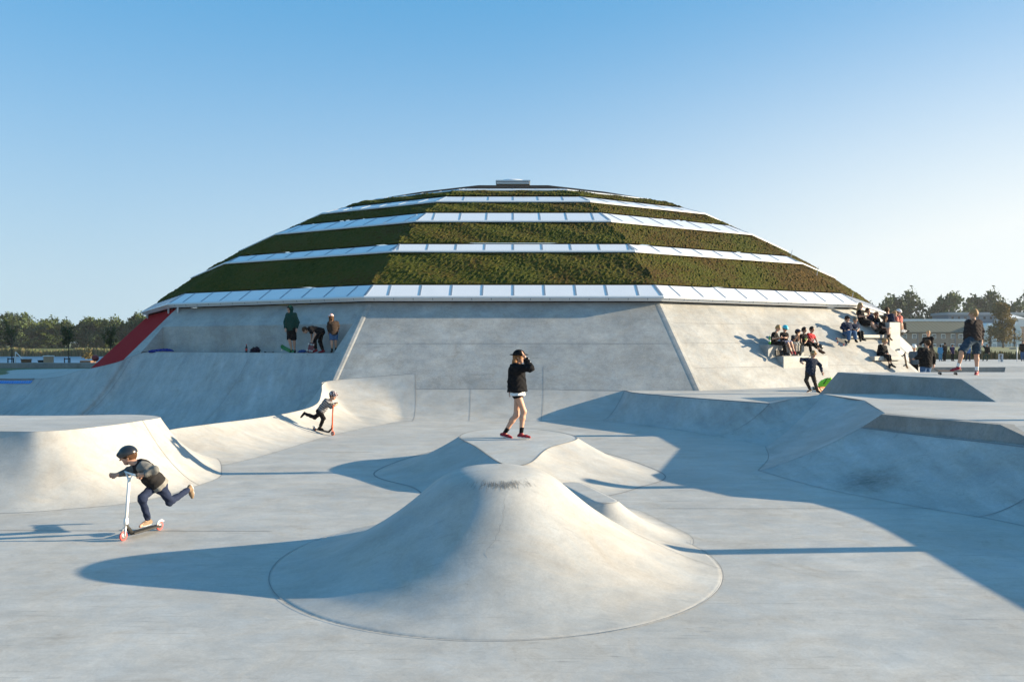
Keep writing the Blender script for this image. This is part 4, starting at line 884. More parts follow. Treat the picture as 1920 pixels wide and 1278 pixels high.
SHB = lambda: cloth('black_shoe', (.014, .013, .013), .6); SHR = lambda: cloth('red_shoe', (.24, .012, .02), .6); WHT = lambda: cloth('white_cloth', (.72, .72, .72))
def vec(p, d):
    return at(p[0], p[1], d + (p[2] if len(p) > 2 else 0))
def person(label, d, S, F, P, top=None, bottom=None, shoes=None, socks=None, hair=None, hat=None, skin=None, headF=None, pitch=0, roll=0, group=None, hand='curl', hs=None, res=None, extra=None, sole=None):
    """P holds joints as photo pixels (x, y[, depth offset]) around depth d; they are turned into metres here"""
    skin = skin or SKIN; hs = hs or (.45 + .55 * S)
    ppm = FPX / d; h = res or min(.024, max(.0085, .85 / ppm))
    Fv = Vector((F[0], F[1], 0)).normalized(); lat = Vector((-Fv.y, Fv.x, 0))
    J = {}
    J['sh'] = vec(P['sh'], d); J['pv'] = vec(P['pv'], d); J['hd'] = vec(P['hd'], d)
    up = (J['sh'] - J['pv']).normalized(); lt = (lat - up * lat.dot(up)).normalized()
    w = P.get('w', .165) * S; wp = .088 * S
    for s, k in ((1, 'L'), (-1, 'R')):
        J['s' + k] = J['sh'] + lt * w * s - up * .03 * S; J['h' + k] = J['pv'] + lt * wp * s
        for a, b in (('e', 's'), ('w', 'e'), ('k', 'h'), ('a', 'k'), ('t', 'a')):
            q = P.get(a + k)
            if q is None: continue
            off = q[2] if len(q) > 2 else (J[b + k].y - d)
            J[a + k] = at(q[0], q[1], d + off)
        # missing limbs hang naturally
        if 'e' + k not in J: J['e' + k] = J['s' + k] - up * .27 * S + lt * s * .05 * S
        if 'w' + k not in J: J['w' + k] = J['e' + k] - up * .22 * S + Fv * .08 * S
        if 'k' + k not in J: J['k' + k] = J['h' + k] + Vector((0, 0, -.42 * S)) + Fv * .03
        if 'a' + k not in J: J['a' + k] = J['k' + k] + Vector((0, 0, -.40 * S))
        if 't' + k not in J: J['t' + k] = J['a' + k] + Fv * .17 * S + Vector((0, 0, -.06 * S))
    base = Vector((J['pv'].x, J['pv'].y, min(J['tL'].z, J['tR'].z, J['aL'].z, J['aR'].z) - .03))
    if not 4 <= len(label.split()) <= 16: print('LABEL', label)
    root = empty('person', base, label, 'person', group)
    def emit(fld, name, mats, wr=0, clip=None, par=root, hh=None, pick=None):
        V, Fc = fld.mesh(hh or h, wr, clip); me = bpy.data.meshes.new(name); V = V - np.array(base)
        me.vertices.add(len(V)); me.vertices.foreach_set('co', V.ravel()); nf = len(Fc)
        me.loops.add(nf * 4); me.loops.foreach_set('vertex_index', Fc.ravel().astype(np.int32)); me.polygons.add(nf)
        me.polygons.foreach_set('loop_start', np.arange(nf, dtype=np.int32) * 4); me.update(calc_edges=True); me.validate()
        o = link(name, me, mats, par, True)
        if pick is not None:
            ctr = V[Fc].mean(1) + np.array(base); me.polygons.foreach_set('material_index', pick(ctr).astype(np.int32))
        return o
    # head frame
    hF = Vector((headF[0], headF[1], 0)).normalized() if headF else Fv; hu = Vector((0, 0, 1)); hl = Vector((-hF.y, hF.x, 0))
    rot = Matrix.Rotation(R(pitch), 3, hl) @ Matrix.Rotation(R(roll), 3, hF); hF, hu, hl = rot @ hF, rot @ hu, rot @ hl; H3 = (hF, hl, hu); c = J['hd']
    cov_top = top is not None; cov_leg = bottom is not None
    B = Field(); q = .86 if cov_top else 1
    nk = J['sh'] + up * .015 * S
    B.cone(J['pv'], J['sh'] - up * .10 * S, .10 * S * q, .10 * S * q, .05)
    for s in (1, -1):
        B.cone(J['sh'] - up * .10 * S + lt * s * .075 * S, J['pv'] + lt * s * .06 * S, .10 * S * q, .098 * S * q, .06)
    B.cone(J['sL'], J['sR'], .052 * S * q, None, .05); B.cone(nk - up * .03, c - hu * .06 * hs, .052 * hs * .95, .048 * hs, .03)
    long_s = top and top.get('sleeve', 'short') == 'long'; legcov = bottom['frac'] if bottom else 0
    for k in 'LR':
        qa = .9 if cov_top else 1; qf = .88 if long_s else 1
        B.cone(J['s' + k], J['e' + k], .047 * S * qa, .038 * S * qf, .035); B.cone(J['e' + k], J['w' + k], .038 * S * qf, .025 * S, .02)
        ql = .9 if cov_leg else 1; qc = .74 if legcov > 1.5 else 1
        B.cone(J['h' + k], J['k' + k], .080 * S * ql, .054 * S * (.9 if legcov >= 1 else 1), .05); kc = J['k' + k].lerp(J['a' + k], .3) - (J['t' + k] - J['a' + k]).normalized() * (.012 * S if legcov < 1 else -.004)
        B.cone(J['k' + k], kc, .052 * S * qc, .055 * S * qc, .03); B.cone(kc, J['a' + k], .053 * S * qc, .033 * S * qc, .03)
        B.cone(J['a' + k], J['t' + k] * .8 + J['a' + k] * .2, .030 * S, .024 * S, .02)
        # hand: palm, four fingers, thumb
        dr = (J['w' + k] - J['e' + k]).normalized()
        if P.get('d' + k): dr = Vector(P['d' + k]).normalized()
        sp = dr.cross(Fv); sp = (sp if sp.length > .3 else dr.cross(Vector((0, 0, 1)))).normalized(); pn = dr.cross(sp).normalized()
        if pn.dot(-lt if k == 'L' else lt) < 0: pn = -pn
        wv = J['w' + k]; g = S * .95; fr_ = max(.0088, .62 * h)
        for sd in (-.5, .5): B.cone(wv, wv + dr * .078 * g + sp * sd * .042 * g, .023 * g, .021 * g, .02)
        for n_, (off, ln) in enumerate(((-.034, .066), (-.012, .078), (.011, .073), (.033, .055))):
            k0 = wv + dr * .085 * g + sp * off * g; bend = .9 if hand == 'grip' else (.45 if hand == 'curl' else .12); k1 = k0 + (dr * (1 - bend * .5) + pn * bend * .7).normalized() * ln * .55 * g; k2 = k1 + (dr * (1 - bend) + pn * bend).normalized() * ln * .5 * g
            B.cone(k0, k1, fr_, fr_ * .95, .008); B.cone(k1, k2, fr_ * .95, fr_ * .85, .004)
        t0 = wv + dr * .025 * g - sp * .028 * g + pn * .01; t1 = t0 + (dr * .7 - sp * .65 + pn * .35).normalized() * .042 * g; B.cone(t0, t1, fr_ * 1.2, fr_ * 1.1, .01); B.cone(t1, t1 + (dr * .95 - sp * .15 + pn * .3).normalized() * .03 * g, fr_ * 1.1, fr_ * .9, .005)
    # head: skull, jaw, cheeks, nose, brow, ears
    B.ell(c + hu * .012 * hs, H3, (.097 * hs, .076 * hs, .108 * hs), .02); B.cone(c + hF * .03 * hs - hu * .045 * hs, c + hF * .052 * hs - hu * .088 * hs, .052 * hs, .026 * hs, .03)
    B.cone(c + hF * .088 * hs + hu * .012 * hs, c + hF * .112 * hs - hu * .026 * hs, .009 * hs, .014 * hs, .012)
    B.cone(c + hF * .078 * hs + hl * .035 * hs + hu * .026 * hs, c + hF * .078 * hs - hl * .035 * hs + hu * .026 * hs, .018 * hs, None, .015)
    for s in (1, -1): B.ell(c + hl * s * .076 * hs - hF * .008 * hs - hu * .008 * hs, H3, (.021 * hs, .012 * hs, .033 * hs), .008)
    eyes = [c + hF * .086 * hs + hl * s * .032 * hs + hu * .004 * hs for s in (1, -1)]; mouth = c + hF * .088 * hs - hu * .052 * hs
    def face_pick(ctr):
        m = np.zeros(len(ctr))
        rel = ctr - np.array(c); f_, l_, u_ = rel @ np.array(hF), rel @ np.array(hl), rel @ np.array(hu); front = f_ > .06 * hs
        for s in (1, -1): m[front & (((l_ - s * .032 * hs) / (.017 * hs)) ** 2 + ((u_ - .002 * hs) / (.0095 * hs)) ** 2 < 1)] = 1
        m[front & ((l_ / (.024 * hs)) ** 2 + ((u_ + .054 * hs) / (.009 * hs)) ** 2 < 1)] = 2
        return m
    emit(B, 'body', [skin, EYE, LIP], pick=face_pick)
    # hair
    if hair:
        hm, style = hair; A = Field()
        A.ell(c + hu * .026 * hs - hF * .012 * hs, H3, (.106 * hs, .088 * hs, .112 * hs), .02)
        if style == 'short': A.cone(c - hF * .065 * hs, c - hF * .06 * hs - hu * .05 * hs, .045 * hs, .035 * hs, .03)
        if style in ('long', 'bob'):
            ln = .34 if style == 'long' else .12; bk = .075 if style == 'long' else 0
            for s in (-.8, 0, .8): A.cone(c - hF * .055 * hs + hl * s * .065 * hs, c - hF * (.085 + bk - .05 * abs(s)) * hs + hl * s * .09 * hs - Vector((0, 0, ln * hs)), .05 * hs, .036 * hs, .03)
        if style == 'front':
            for s in (-1, 1): A.cone(c + hl * s * .075 * hs + hu * .02, c + hl * s * .085 * hs + hF * .055 * hs - Vector((0, 0, .30 * hs)), .04 * hs, .035 * hs, .03)
        if style == 'mop': A.cone(c + hF * .07 * hs + hu * .07 * hs + hl * .03, c + hF * .07 * hs + hu * .07 * hs - hl * .05, .035 * hs, None, .03); A.cone(c - hF * .065 * hs, c - hF * .055 * hs - hu * .065 * hs, .055 * hs, .045 * hs, .03)
        A.ell(c + hF * .12 * hs - hu * .045 * hs, H3, (.085 * hs, .074 * hs, .11 * hs), 0, 's')
        emit(A, 'hair', [hm], .0035 * hs, hh=h * .9)
    # clothing
    if top:
        m = top['mat']; off = top.get('off', .018) * S; T = Field(); hem = J['pv'] - up * top.get('hem', .06) * S; lo = top.get('flare', 0) * S
        T.cone(J['sh'] - up * .10 * S, hem, .105 * S + off, .105 * S + off + lo, .05, 2)
        for s in (1, -1): T.cone(J['sh'] - up * .10 * S + lt * s * .075 * S, hem + lt * s * .06 * S, .10 * S + off, .10 * S + off + lo, .06, 2)
        T.cone(J['sL'], J['sR'], .055 * S + off, None, .05); T.cone(nk - up * .05 * S, nk + up * .012 * S, .07 * S + off * .5, .058 * S + off * .4, .03, 2)
        for k in 'LR':
            if top.get('sleeve', 'short') == 'long':
                T.cone(J['s' + k], J['e' + k], .05 * S + off, .044 * S + off * .8, .045); T.cone(J['e' + k], J['e' + k].lerp(J['w' + k], .97), .044 * S + off * .8, .032 * S + off * .5, .02, 2)
            elif top['sleeve'] == 'short': T.cone(J['s' + k], J['s' + k].lerp(J['e' + k], .72), .052 * S + off, .052 * S + off, .04, 2)
        mats = [m]; pk = None
        if top.get('stripe'): mats.append(top['stripe']); pk = lambda ctr: ((ctr @ np.array(up)) % (.075 * S) < .034 * S)
        if top.get('arm'):
            mats.append(top['arm']); sa = [(np.array(J['s' + k].lerp(J['e' + k], .12)), np.array(J['e' + k]), np.array(J['w' + k])) for k in 'LR']
            def pk(ctr):
                m_ = np.zeros(len(ctr)); tor = np.full(len(ctr), 9.)
                def sd(a, b): ab = b - a; t = np.clip(((ctr - a) @ ab) / (ab @ ab), 0, 1); return np.linalg.norm(ctr - a - t[:, None] * ab, axis=1)
                tor = sd(np.array(J['sh'] - up * .1 * S), np.array(hem)) - .075 * S
                for a, b, w_ in sa: dd = np.minimum(sd(a, b), sd(b, w_)); m_[dd < tor] = 1
                return m_
        if top.get('print'):
            mats.append(top['print']); pc = np.array(J['sh'] - up * .22 * S + Fv * .1 * S)
            def pk(ctr):
                r_ = ctr - pc; a_, b_ = r_ @ np.array(lt), r_ @ np.array(up); rad = .085 * S * (1 + .35 * np.sin(5 * np.arctan2(b_, a_) + 1))
                return ((np.hypot(a_, b_) < rad) & (r_ @ np.array(Fv) > -.04) & (np.sin(a_ * 160) + np.sin(b_ * 130) > -.9))
        if top.get('band'):
            mats.append(top['band']); hb = np.array(hem)
            old = pk
            def pk(ctr, old=old):
                m_ = old(ctr) if old else np.zeros(len(ctr)); m_[((ctr - hb) @ np.array(up)) < .055 * S] = len(mats) - 1; return m_
        o = emit(T, top['name'], mats, .007 * S, pick=pk)
        if top.get('hood'):
            G = Field(); G.ell(c + hu * .02 * hs - hF * .03 * hs, H3, (.125 * hs, .105 * hs, .135 * hs), .02); G.cone(c - hu * .09 * hs - hF * .03 * hs, nk, .075 * hs, .09 * hs, .03); G.ell(c + hF * .13 * hs - hu * .02 * hs, H3, (.135 * hs, .084 * hs, .125 * hs), 0, 's'); emit(G, 'hood', [m], .003, par=o)
        if top.get('collar'):
            G = Field(); G.cone(nk - up * .03 * S - lt * .07 * S, nk - up * .03 * S + lt * .07 * S, .06 * S, None, .04); G.cone(nk - Fv * .07 * S - up * .02 * S, nk - Fv * .09 * S - up * .10 * S, .07 * S, .06 * S, .04); emit(G, 'hood', [top['collar']], .008, par=o)
        if top.get('shirt'):                                     # a shirt tail below the jacket
            G = Field(); h0 = J['pv'] + up * .03 * S; h1 = J['pv'] - up * top['shirt'][1] * S
            for s in (1, -1): G.cone(h0 + lt * s * .055 * S, h1 + lt * s * .06 * S, .118 * S, .142 * S, .05, 2)
            emit(G, 'shirt', [top['shirt'][0]], .004)
    if bottom:
        m = bottom['mat']; fr = bottom['frac']; Q = Field(); lo = bottom.get('loose', .016) * S
        for s in (1, -1): Q.cone(J['pv'] + up * .05 * S + lt * s * .045 * S, J['pv'] - up * .03 * S + lt * s * .06 * S, .094 * S + lo * .4, .10 * S + lo * .6, .05, 1)
        if bottom.get('skirt'):
            for k in 'LR': Q.cone(J['h' + k], J['h' + k].lerp(J['k' + k], fr), .10 * S, .085 * S + lo, .12, 2)
        else:
            for k in 'LR':
                if fr <= 1: Q.cone(J['h' + k], J['h' + k].lerp(J['k' + k], fr), .083 * S + lo, .083 * S + lo - .02 * S * fr, .045, 2)
                else:
                    Q.cone(J['h' + k], J['k' + k], .082 * S + lo, .057 * S + lo, .045); Q.cone(J['k' + k], J['k' + k].lerp(J['a' + k], fr - 1), .057 * S + lo, .042 * S + lo, .03, 2)
        mats = [m]; pk = None
        if bottom.get('pattern'): mats.append(bottom['pattern']); pk = lambda ctr: (np.sin(ctr[:, 0] * 70 + 2 * np.sin(ctr[:, 2] * 40)) * np.sin(ctr[:, 2] * 55 + 2 * np.sin(ctr[:, 0] * 33)) > .05)
        emit(Q, bottom['name'], mats, .0055 * S, pick=pk)
    for k in 'LR':
        leg = (J['a' + k] - J['k' + k]).normalized(); ft = J['t' + k] - leg * .022 * S - J['a' + k] - leg * .045 * S
        if socks:
            G = Field(); G.cone(J['a' + k].lerp(J['k' + k], socks[1]), J['a' + k] + leg * .02 * S, .044 * S, .037 * S, .02, 1); emit(G, 'sock', [socks[0]])
        if shoes:
            G = Field(); fl_ = ft.normalized(); nrm = -(leg - fl_ * leg.dot(fl_)).normalized(); heel = J['a' + k] + leg * .045 * S - fl_ * .035 * S; ball = heel + fl_ * .14 * S; toe = heel + fl_ * .205 * S
            toe, ball = toe - nrm * .0 , ball
            G.cone(heel, ball, .038 * S, .041 * S, .02); G.cone(ball, toe, .040 * S, .03 * S, .02); G.cone(J['a' + k] - leg * .01, heel + fl_ * .05 * S, .040 * S, .045 * S, .03)
            sp_ = heel - nrm * .034 * S
            pk = None; mats = [shoes]
            if sole: mats = [shoes, sole]; pk = lambda ctr, a=np.array(sp_), b=np.array(nrm): ((ctr - a) @ b < .022 * S)
            emit(G, 'shoe', mats, clip=[(sp_, -nrm)], pick=pk, hh=min(h, .016))
    if hat:
        kind, m = hat[0], hat[1]; G = Field()
        if kind == 'helmet':
            G.ell(c + hu * .035 * hs - hF * .008 * hs, H3, (.132 * hs, .108 * hs, .122 * hs), .02); cl = [(c + hu * .012 * hs, -(hu * .97 + hF * .12).normalized())]
            G.cone(c + hF * .11 * hs + hu * .055 * hs + hl * .05 * hs, c + hF * .11 * hs + hu * .055 * hs - hl * .05 * hs, .022 * hs, None, .03)
            mats = [m]; pk = None
            if len(hat) > 2: mats.append(hat[2]); pk = lambda ctr: (np.sin(ctr[:, 0] * 95 + 3 * np.sin(ctr[:, 2] * 50)) * np.sin(ctr[:, 2] * 80 + 2 * np.sin(ctr[:, 1] * 60)) > .15)
            o = emit(G, 'helmet', mats, clip=cl, pick=pk, hh=h * .8)
            for s in (1, -1):
                G2 = Field(); G2.cone(c + hl * s * .088 * hs + hu * .01 * hs, c + hF * .03 * hs + hl * s * .03 * hs - hu * .115 * hs, max(.006, h * .6), None, .0); emit(G2, 'strap', [BLK()], par=o)
        elif kind == 'cap':
            G.ell(c + hu * .04 * hs - hF * .008 * hs, H3, (.112 * hs, .094 * hs, .10 * hs), .02); o = emit(G, 'cap', [m], clip=[(c + hu * .042 * hs, -hu)], hh=h * .8)
            G2 = Field(); vd = hF * (-1 if len(hat) > 2 and hat[2] == 'back' else 1); G2.ell(c + vd * .125 * hs + hu * .048 * hs, (vd, hl, hu), (.075 * hs, .07 * hs, max(.014 * hs, .9 * h)), .01); emit(G2, 'brim', [m], par=o)
        elif kind == 'hat':
            G.ell(c + hu * .045 * hs, H3, (.118 * hs, .10 * hs, .098 * hs), .02); o = emit(G, 'hat', [m], clip=[(c + hu * .04 * hs, -hu)])
            G2 = Field(); G2.ell(c + hu * .045 * hs, H3, (.185 * hs, .165 * hs, .017), .01); emit(G2, 'brim', [m], par=o)
    if extra: extra(root, J, S, emit, dict(hF=hF, hu=hu, hl=hl, c=c, up=up, lt=lt, Fv=Fv, base=base, hs=hs))
    return root
def T_(name, mat, sleeve='short', **k): return dict(name=name, mat=mat, sleeve=sleeve, **k)
def B_(name, mat, frac, **k): return dict(name=name, mat=mat, frac=frac, **k)
# ------------------------------------------------------------------ boards and scooters
M_deckm = plain('maple_deck', (.22, .13, .07), .6, .2, 12); M_grip = plain('grip_tape', (.015, .015, .016), .95, .3, 60); M_metal = plain('cast_metal', (.35, .35, .36), .4, .1, 10, metal=.8)
M_wheel = plain('white_wheel', (.68, .64, .56), .5, .06, 8); M_rub = plain('black_rubber', (.018, .018, .018), .7, .2, 12)
def frame(pos, fwd, up):
    f = Vector(fwd).normalized(); u = Vector(up); u = (u - f * u.dot(f)).normalized(); l = u.cross(f)
    return Matrix(((f.x, l.x, u.x, pos[0]), (f.y, l.y, u.y, pos[1]), (f.z, l.z, u.z, pos[2]), (0, 0, 0, 1)))
def skateboard(pos, fwd, up, label, under=None, wheel=None, L=.8, group=None):
    """origin under the middle of the wheels, deck along local x, deck normal local z"""
    e = empty('skateboard', label=label, cat='skateboard', group=group); e.matrix_world = frame(pos, fwd, up)
    W = .205; n = 28; rows = []; hz = .085
    for t in np.linspace(-1, 1, n):
        x = t * L / 2; k = max(0, (abs(x) - L * .315) / (L * .185)); z = hz + .055 * k ** 1.6; ww = W / 2 * (math.sqrt(max(0, 1 - max(0, (abs(t) - .80) / .2) ** 2)) * .97 + .03)
        rows.append([(x, ww * s, z + .006 * (s * s)) for s in np.linspace(-1, 1, 7)])
    m = MB(); m.grid(rows); d = m.build('deck', under or M_deckm, e, True); so = d.modifiers.new('thick', 'SOLIDIFY'); so.thickness = .012; so.offset = -1
    m = MB(); m.grid([[(x * .985, y * .97, z + .0025) for x, y, z in r_] for r_ in rows]); m.build('grip', M_grip, e, True)
    for s in (-1, 1):
        x = s * L * .285; m = MB(); m.box((x - .035, -.03, .045), (x + .035, .03, .078)); m.tube([(x, -.085, .03), (x, .085, .03)], .012, 8); tr = m.build('truck', M_metal, e)
        for y in (-.09, .09): m = MB(); m.lathe([(.018, -.017), (.027, -.014), (.028, .014), (.018, .017)], 14, Matrix.Translation((x, y, .028)) @ Matrix.Rotation(R(90), 4, 'X')); m.build('wheel', wheel or M_wheel, tr, True)
    return e
def scooter(pos, fwd, up, label, bar, wheel, deckm=None, L=.54, H=.78, barw=.46, steer=0, gripm=None):
    """origin below the rear wheel, local x towards the front wheel"""
    e = empty('kick_scooter', label=label, cat='scooter'); e.matrix_world = frame(pos, fwd, up); rw = .055; deckm = deckm or M_rub
    m = MB(); m.box((.02, -.052, rw - .008), (L - .12, .052, rw + .014)); dk = m.build('deck', deckm, e, bevel=.006); m = MB(); m.box((.07, -.045, rw + .0145), (L - .14, .045, rw + .018)); m.build('grip_tape', M_grip, dk)
    m = MB(); m.tube([(L - .14, 0, rw), (L - .055, 0, rw + .10), (L - .045, 0, rw + .13)], [.026, .024, .026], 10); m.build('neck', M_metal if deckm is not M_rub else M_rub, e, True)
    for x, n_ in ((0, 'rear'), (L, 'front')):
        M = Matrix.Translation((x, 0, rw)) @ Matrix.Rotation(R(90), 4, 'X'); m = MB(); m.lathe([(.040, -.011), (.052, -.012), (rw, -.005), (rw, .005), (.052, .012), (.040, .011)], 24, M); wo = m.build('wheel', wheel, e, True); m = MB(); m.lathe([(.012, -.016), (.039, -.0125), (.039, .0125), (.012, .016)], 16, M); m.build('hub', M_metal, wo, True)
    m = MB(); m.tube([(.045, 0, rw + .016), (.02, 0, rw + .052), (-.03, 0, rw + .062), (-.065, 0, rw + .045)], .014, 8); m.build('fender', M_white, e, True)
    m = MB()
    for s in (-1, 1): m.tube([(L, s * .02, rw), (L - .02, s * .02, rw + .085), (L - .035, 0, rw + .10)], .009, 8)
    m.build('fork', bar, e, True); tp = Vector((L - .095, 0, H)); m = MB(); m.tube([(L - .035, 0, rw + .09), tuple(tp)], .0185, 12); m.tube([(L - .04, 0, rw + .13), (L - .047, 0, rw + .20)], .027, 10); m.build('stem', bar, e, True)
    m = MB(); a = R(steer); sx, sy = math.sin(a), math.cos(a)
    m.tube([tuple(tp + Vector((-sx * y - .02 * abs(y) * 2, sy * y, .05 + .06 * min(1, abs(y) * 8) * 0))) for y in (-barw / 2, -.12, 0, .12, barw / 2)], .0125, 8); m.tube([tuple(tp - Vector((0, 0, .06))), tuple(tp + Vector((-sx * .12, sy * .12, .05)))], .011, 8); m.tube([tuple(tp - Vector((0, 0, .06))), tuple(tp + Vector((sx * .12, -sy * .12, .05)))], .011, 8); m.build('handlebar', bar if not gripm else gripm, e, True)
    for s in (-1, 1): m = MB(); y0, y1 = s * (barw / 2 - .11), s * (barw / 2 + .01); m.tube([tuple(tp + Vector((-sx * y - .02, sy * y, .05))) for y in (y0, y1)], .018, 8); m.build('grip', M_rub, e, True)
    return e
# ------------------------------------------------------------------ who stands where
def fdepth(i, a, px):
    n, t = fr(i); c = Vector((CX, CY, 0)); d = Vector(((px - 960) / FPX, 1, 0)); return ((a + c.dot(n)) / d.dot(n))
def aof(i, px, py): p = onface(i, px, py); n, t = fr(i); return (p - Vector((CX, CY, 0))).dot(n)
def board(p0, p1, d0, d1, up, label, under=None, wheel=None, lift=0, **k):
    a, b = at(p0[0], p0[1], d0), at(p1[0], p1[1], d1); m = (a + b) / 2; u = Vector(up).normalized(); return skateboard(m - u * (.09 + lift), b - a, up, label, under, wheel, L=min(.82, (b - a).length * 1.04), **k)
# girl on the second mound
def girl_extra(root, J, S, emit, f):
    G = Field(); e, w = J['eR'], J['wR']; n = Vector((.55, -.8, .1)).normalized()
    for k in range(5):
        c = e.lerp(w, .12 + .17 * k) + n * .046 * S; s = Vector((.03, 0, .012)) * S * (1 if k % 2 else -1); G.ell(c + s * .5, (Vector((1, 0, 0)), Vector((0, 1, 0)), Vector((0, 0, 1))), (.016, .010, .013), .004); G.ell(c - s * .6 + Vector((0, 0, .025)), (Vector((1, 0, 0)), Vector((0, 1, 0)), Vector((0, 0, 1))), (.012, .010, .010), .004)
    emit(G, 'sleeve_print', [WHT()], hh=.006)
person('girl in black jacket and red sneakers standing on the flat mound, hand on her hat', 15.0, .96, (.97, -.22),
    dict(hd=(973, 669), sh=(968, 687), pv=(970, 732), eR=(994, 690, -.22), wR=(985, 672, -.16), dR=(-.45, .1, .85), eL=(961, 709, .2), wL=(957, 729, .12), kR=(982, 771, -.04), aR=(977, 813, -.05), tR=(991, 821.5, -.09), kL=(968, 778, .05), aL=(946, 812, .12), tL=(958, 822, .06)),
    top=T_('jacket', BLK(), 'long', off=.040, hem=-.005, flare=.03, shirt=(WHT(), .09)), bottom=B_('shorts', BLK(), .30, loose=.02), shoes=SHR(), socks=(BLK(), .30), hair=(cloth('ginger_hair', (.26, .12, .045), .6), 'long'), hat=('hat', BLK()), hand='open', extra=girl_extra, sole=WHT(), res=.0085)
# near scooter boy
M_pw = plain('pink_wheel', (.62, .10, .09), .4, .06, 6)
a, b = onz(299, 993, 0), onz(231, 1013, 0)
scooter(a, b - a, (0, 0, 1), 'white kick scooter with pink wheels ridden by the helmeted boy in the foreground', M_white, M_pw, None, L=(b - a).length, H=.735, barw=.44, steer=-28)
person('boy in black helmet and black jacket riding the white scooter in the foreground', 10.0, .76, (-.80, -.60),
    dict(hd=(240, 855), sh=(262, 871, -.02), pv=(297, 908, .12), eL=(290, 881, -.12), wL=(269, 889, -.18), dL=(-.9, -.2, -.15), eR=(240, 884, .02), wR=(221, 889, -.12), dR=(-.9, -.25, -.15), kR=(266, 933, -.12), aR=(278, 975, .08), tR=(259, 989, -.10), kL=(319, 940, .25), aL=(354, 917, .62), tL=(361, 926, .70), w=.15),
    top=T_('jacket', cloth('charcoal_cloth', (.022, .021, .022)), 'long', off=.026, hem=.03, arm=cloth('sleeve_grey', (.14, .14, .135)), band=cloth('hem_grey', (.22, .21, .19))), bottom=B_('trousers', NAVY(), 1.93, loose=.006), shoes=cloth('tan_shoe', (.20, .14, .09), .7), socks=(BLK(), .2), hair=(HBR(), 'short'), hat=('helmet', plain('black_helmet', (.012, .012, .014), .28, .1, 4, coat=.5)), headF=(-1, -.25), pitch=14, hand='grip', sole=WHT(), res=.0085)
# far scooter boy
M_or = plain('orange_paint', (.62, .10, .02), .4, .06, 6)
a, b = at(589.4, 807.5, 21.0), at(623.4, 818, 20.75); a.z = max(a.z, .06); b.z = max(.004, b.z)
scooter(a, b - a, (.12, -.06, 1), 'orange and black kick scooter ridden by the boy in the striped jumper', M_or, M_or, M_rub, L=(b - a).length, H=.76, barw=.36, gripm=M_rub)
person('boy in patterned helmet and grey striped jumper riding the orange scooter across the bowl', 20.9, .72, (.93, -.36),
    dict(hd=(624.5, 742), sh=(616, 751), pv=(601, 771), eR=(620, 763, -.14), wR=(626.5, 760, -.10), eL=(622, 761, .12), wL=(628, 759.5, .10), kR=(606.5, 784, -.05), aR=(600, 800.5, .02), tR=(606.5, 807, -.02), kL=(590, 782, .1), aL=(572, 775.5, .14), tL=(566, 778, .14)),
    top=T_('jumper', cloth('jumper_grey', (.24, .24, .25)), 'long', off=.018, hem=.05, stripe=cloth('jumper_dark', (.06, .06, .075))), bottom=B_('trousers', BLK(), 1.93, loose=.016), shoes=SHB(), hair=(HBR(), 'short'), hat=('helmet', cloth('helmet_dark', (.05, .018, .03), .4), cloth('helmet_spots', (.5, .45, .46), .4)), hand='grip', pitch=8)
# three people on the ledge
dl = lambda px, a=20.92: fdepth(-1, a, px)
d = dl(546)
person('bearded man in green hoodie and black shorts standing on the ledge', d, .98, (-.5, -.86),
    dict(hd=(543, 580), sh=(546, 589), pv=(546.5, 616), eR=(535, 603), wR=(535, 616, -.1), eL=(558.5, 604), wL=(556, 616, -.1), kR=(542.5, 637, -.06), aR=(547, 656, 0), tR=(544, 661.5, -.15), kL=(551.5, 638, .02), aL=(552.5, 656, .05), tL=(553, 661.5, -.1)),
    top=T_('hoodie', cloth('green_hoodie', (.012, .05, .038)), 'long', off=.032, hem=.06, hood=True), bottom=B_('shorts', BLK(), .98, loose=.03), shoes=SHB(), hair=(HBR(), 'short'), headF=(-.6, -.8), pitch=10)
M_gdeck = plain('green_graphic', (.03, .20, .06), .4, .5, 18)
board((526.5, 649), (550, 661), d - .1, d - .1, (.35, -.5, .8), 'skateboard with a green underside tipped up under the hooded man\'s foot', M_gdeck)
d = dl(595)
person('man in black bending over a skateboard on the ledge', d, 1.0, (-.95, -.3),
    dict(hd=(572, 619), sh=(581, 616.5), pv=(602, 621.5), eL=(591, 626, -.2), wL=(586.5, 636, -.25), eR=(584, 628, .2), wR=(584, 638, .1), kL=(590, 636.5, -.1), aL=(592, 655, -.05), tL=(586, 661, -.1), kR=(600, 640, .1), aR=(605.5, 656.5, .1), tR=(599, 661.5, .05)),
    top=T_('t_shirt', BLK(), 'short', off=.022, hem=.06), bottom=B_('trousers', BLK(), 1.93, loose=.014), shoes=SHR(), hair=(HBR(), 'short'), headF=(-1, -.15), pitch=48)
board((579.5, 661), (584.5, 641), d - .35, d - .3, (.1, 1, .1), 'skateboard with red and black graphics stood on end by the bending man', plain('red_black_graphic', (.14, .02, .03), .4, .9, 16), lift=-.06)
d = dl(625)
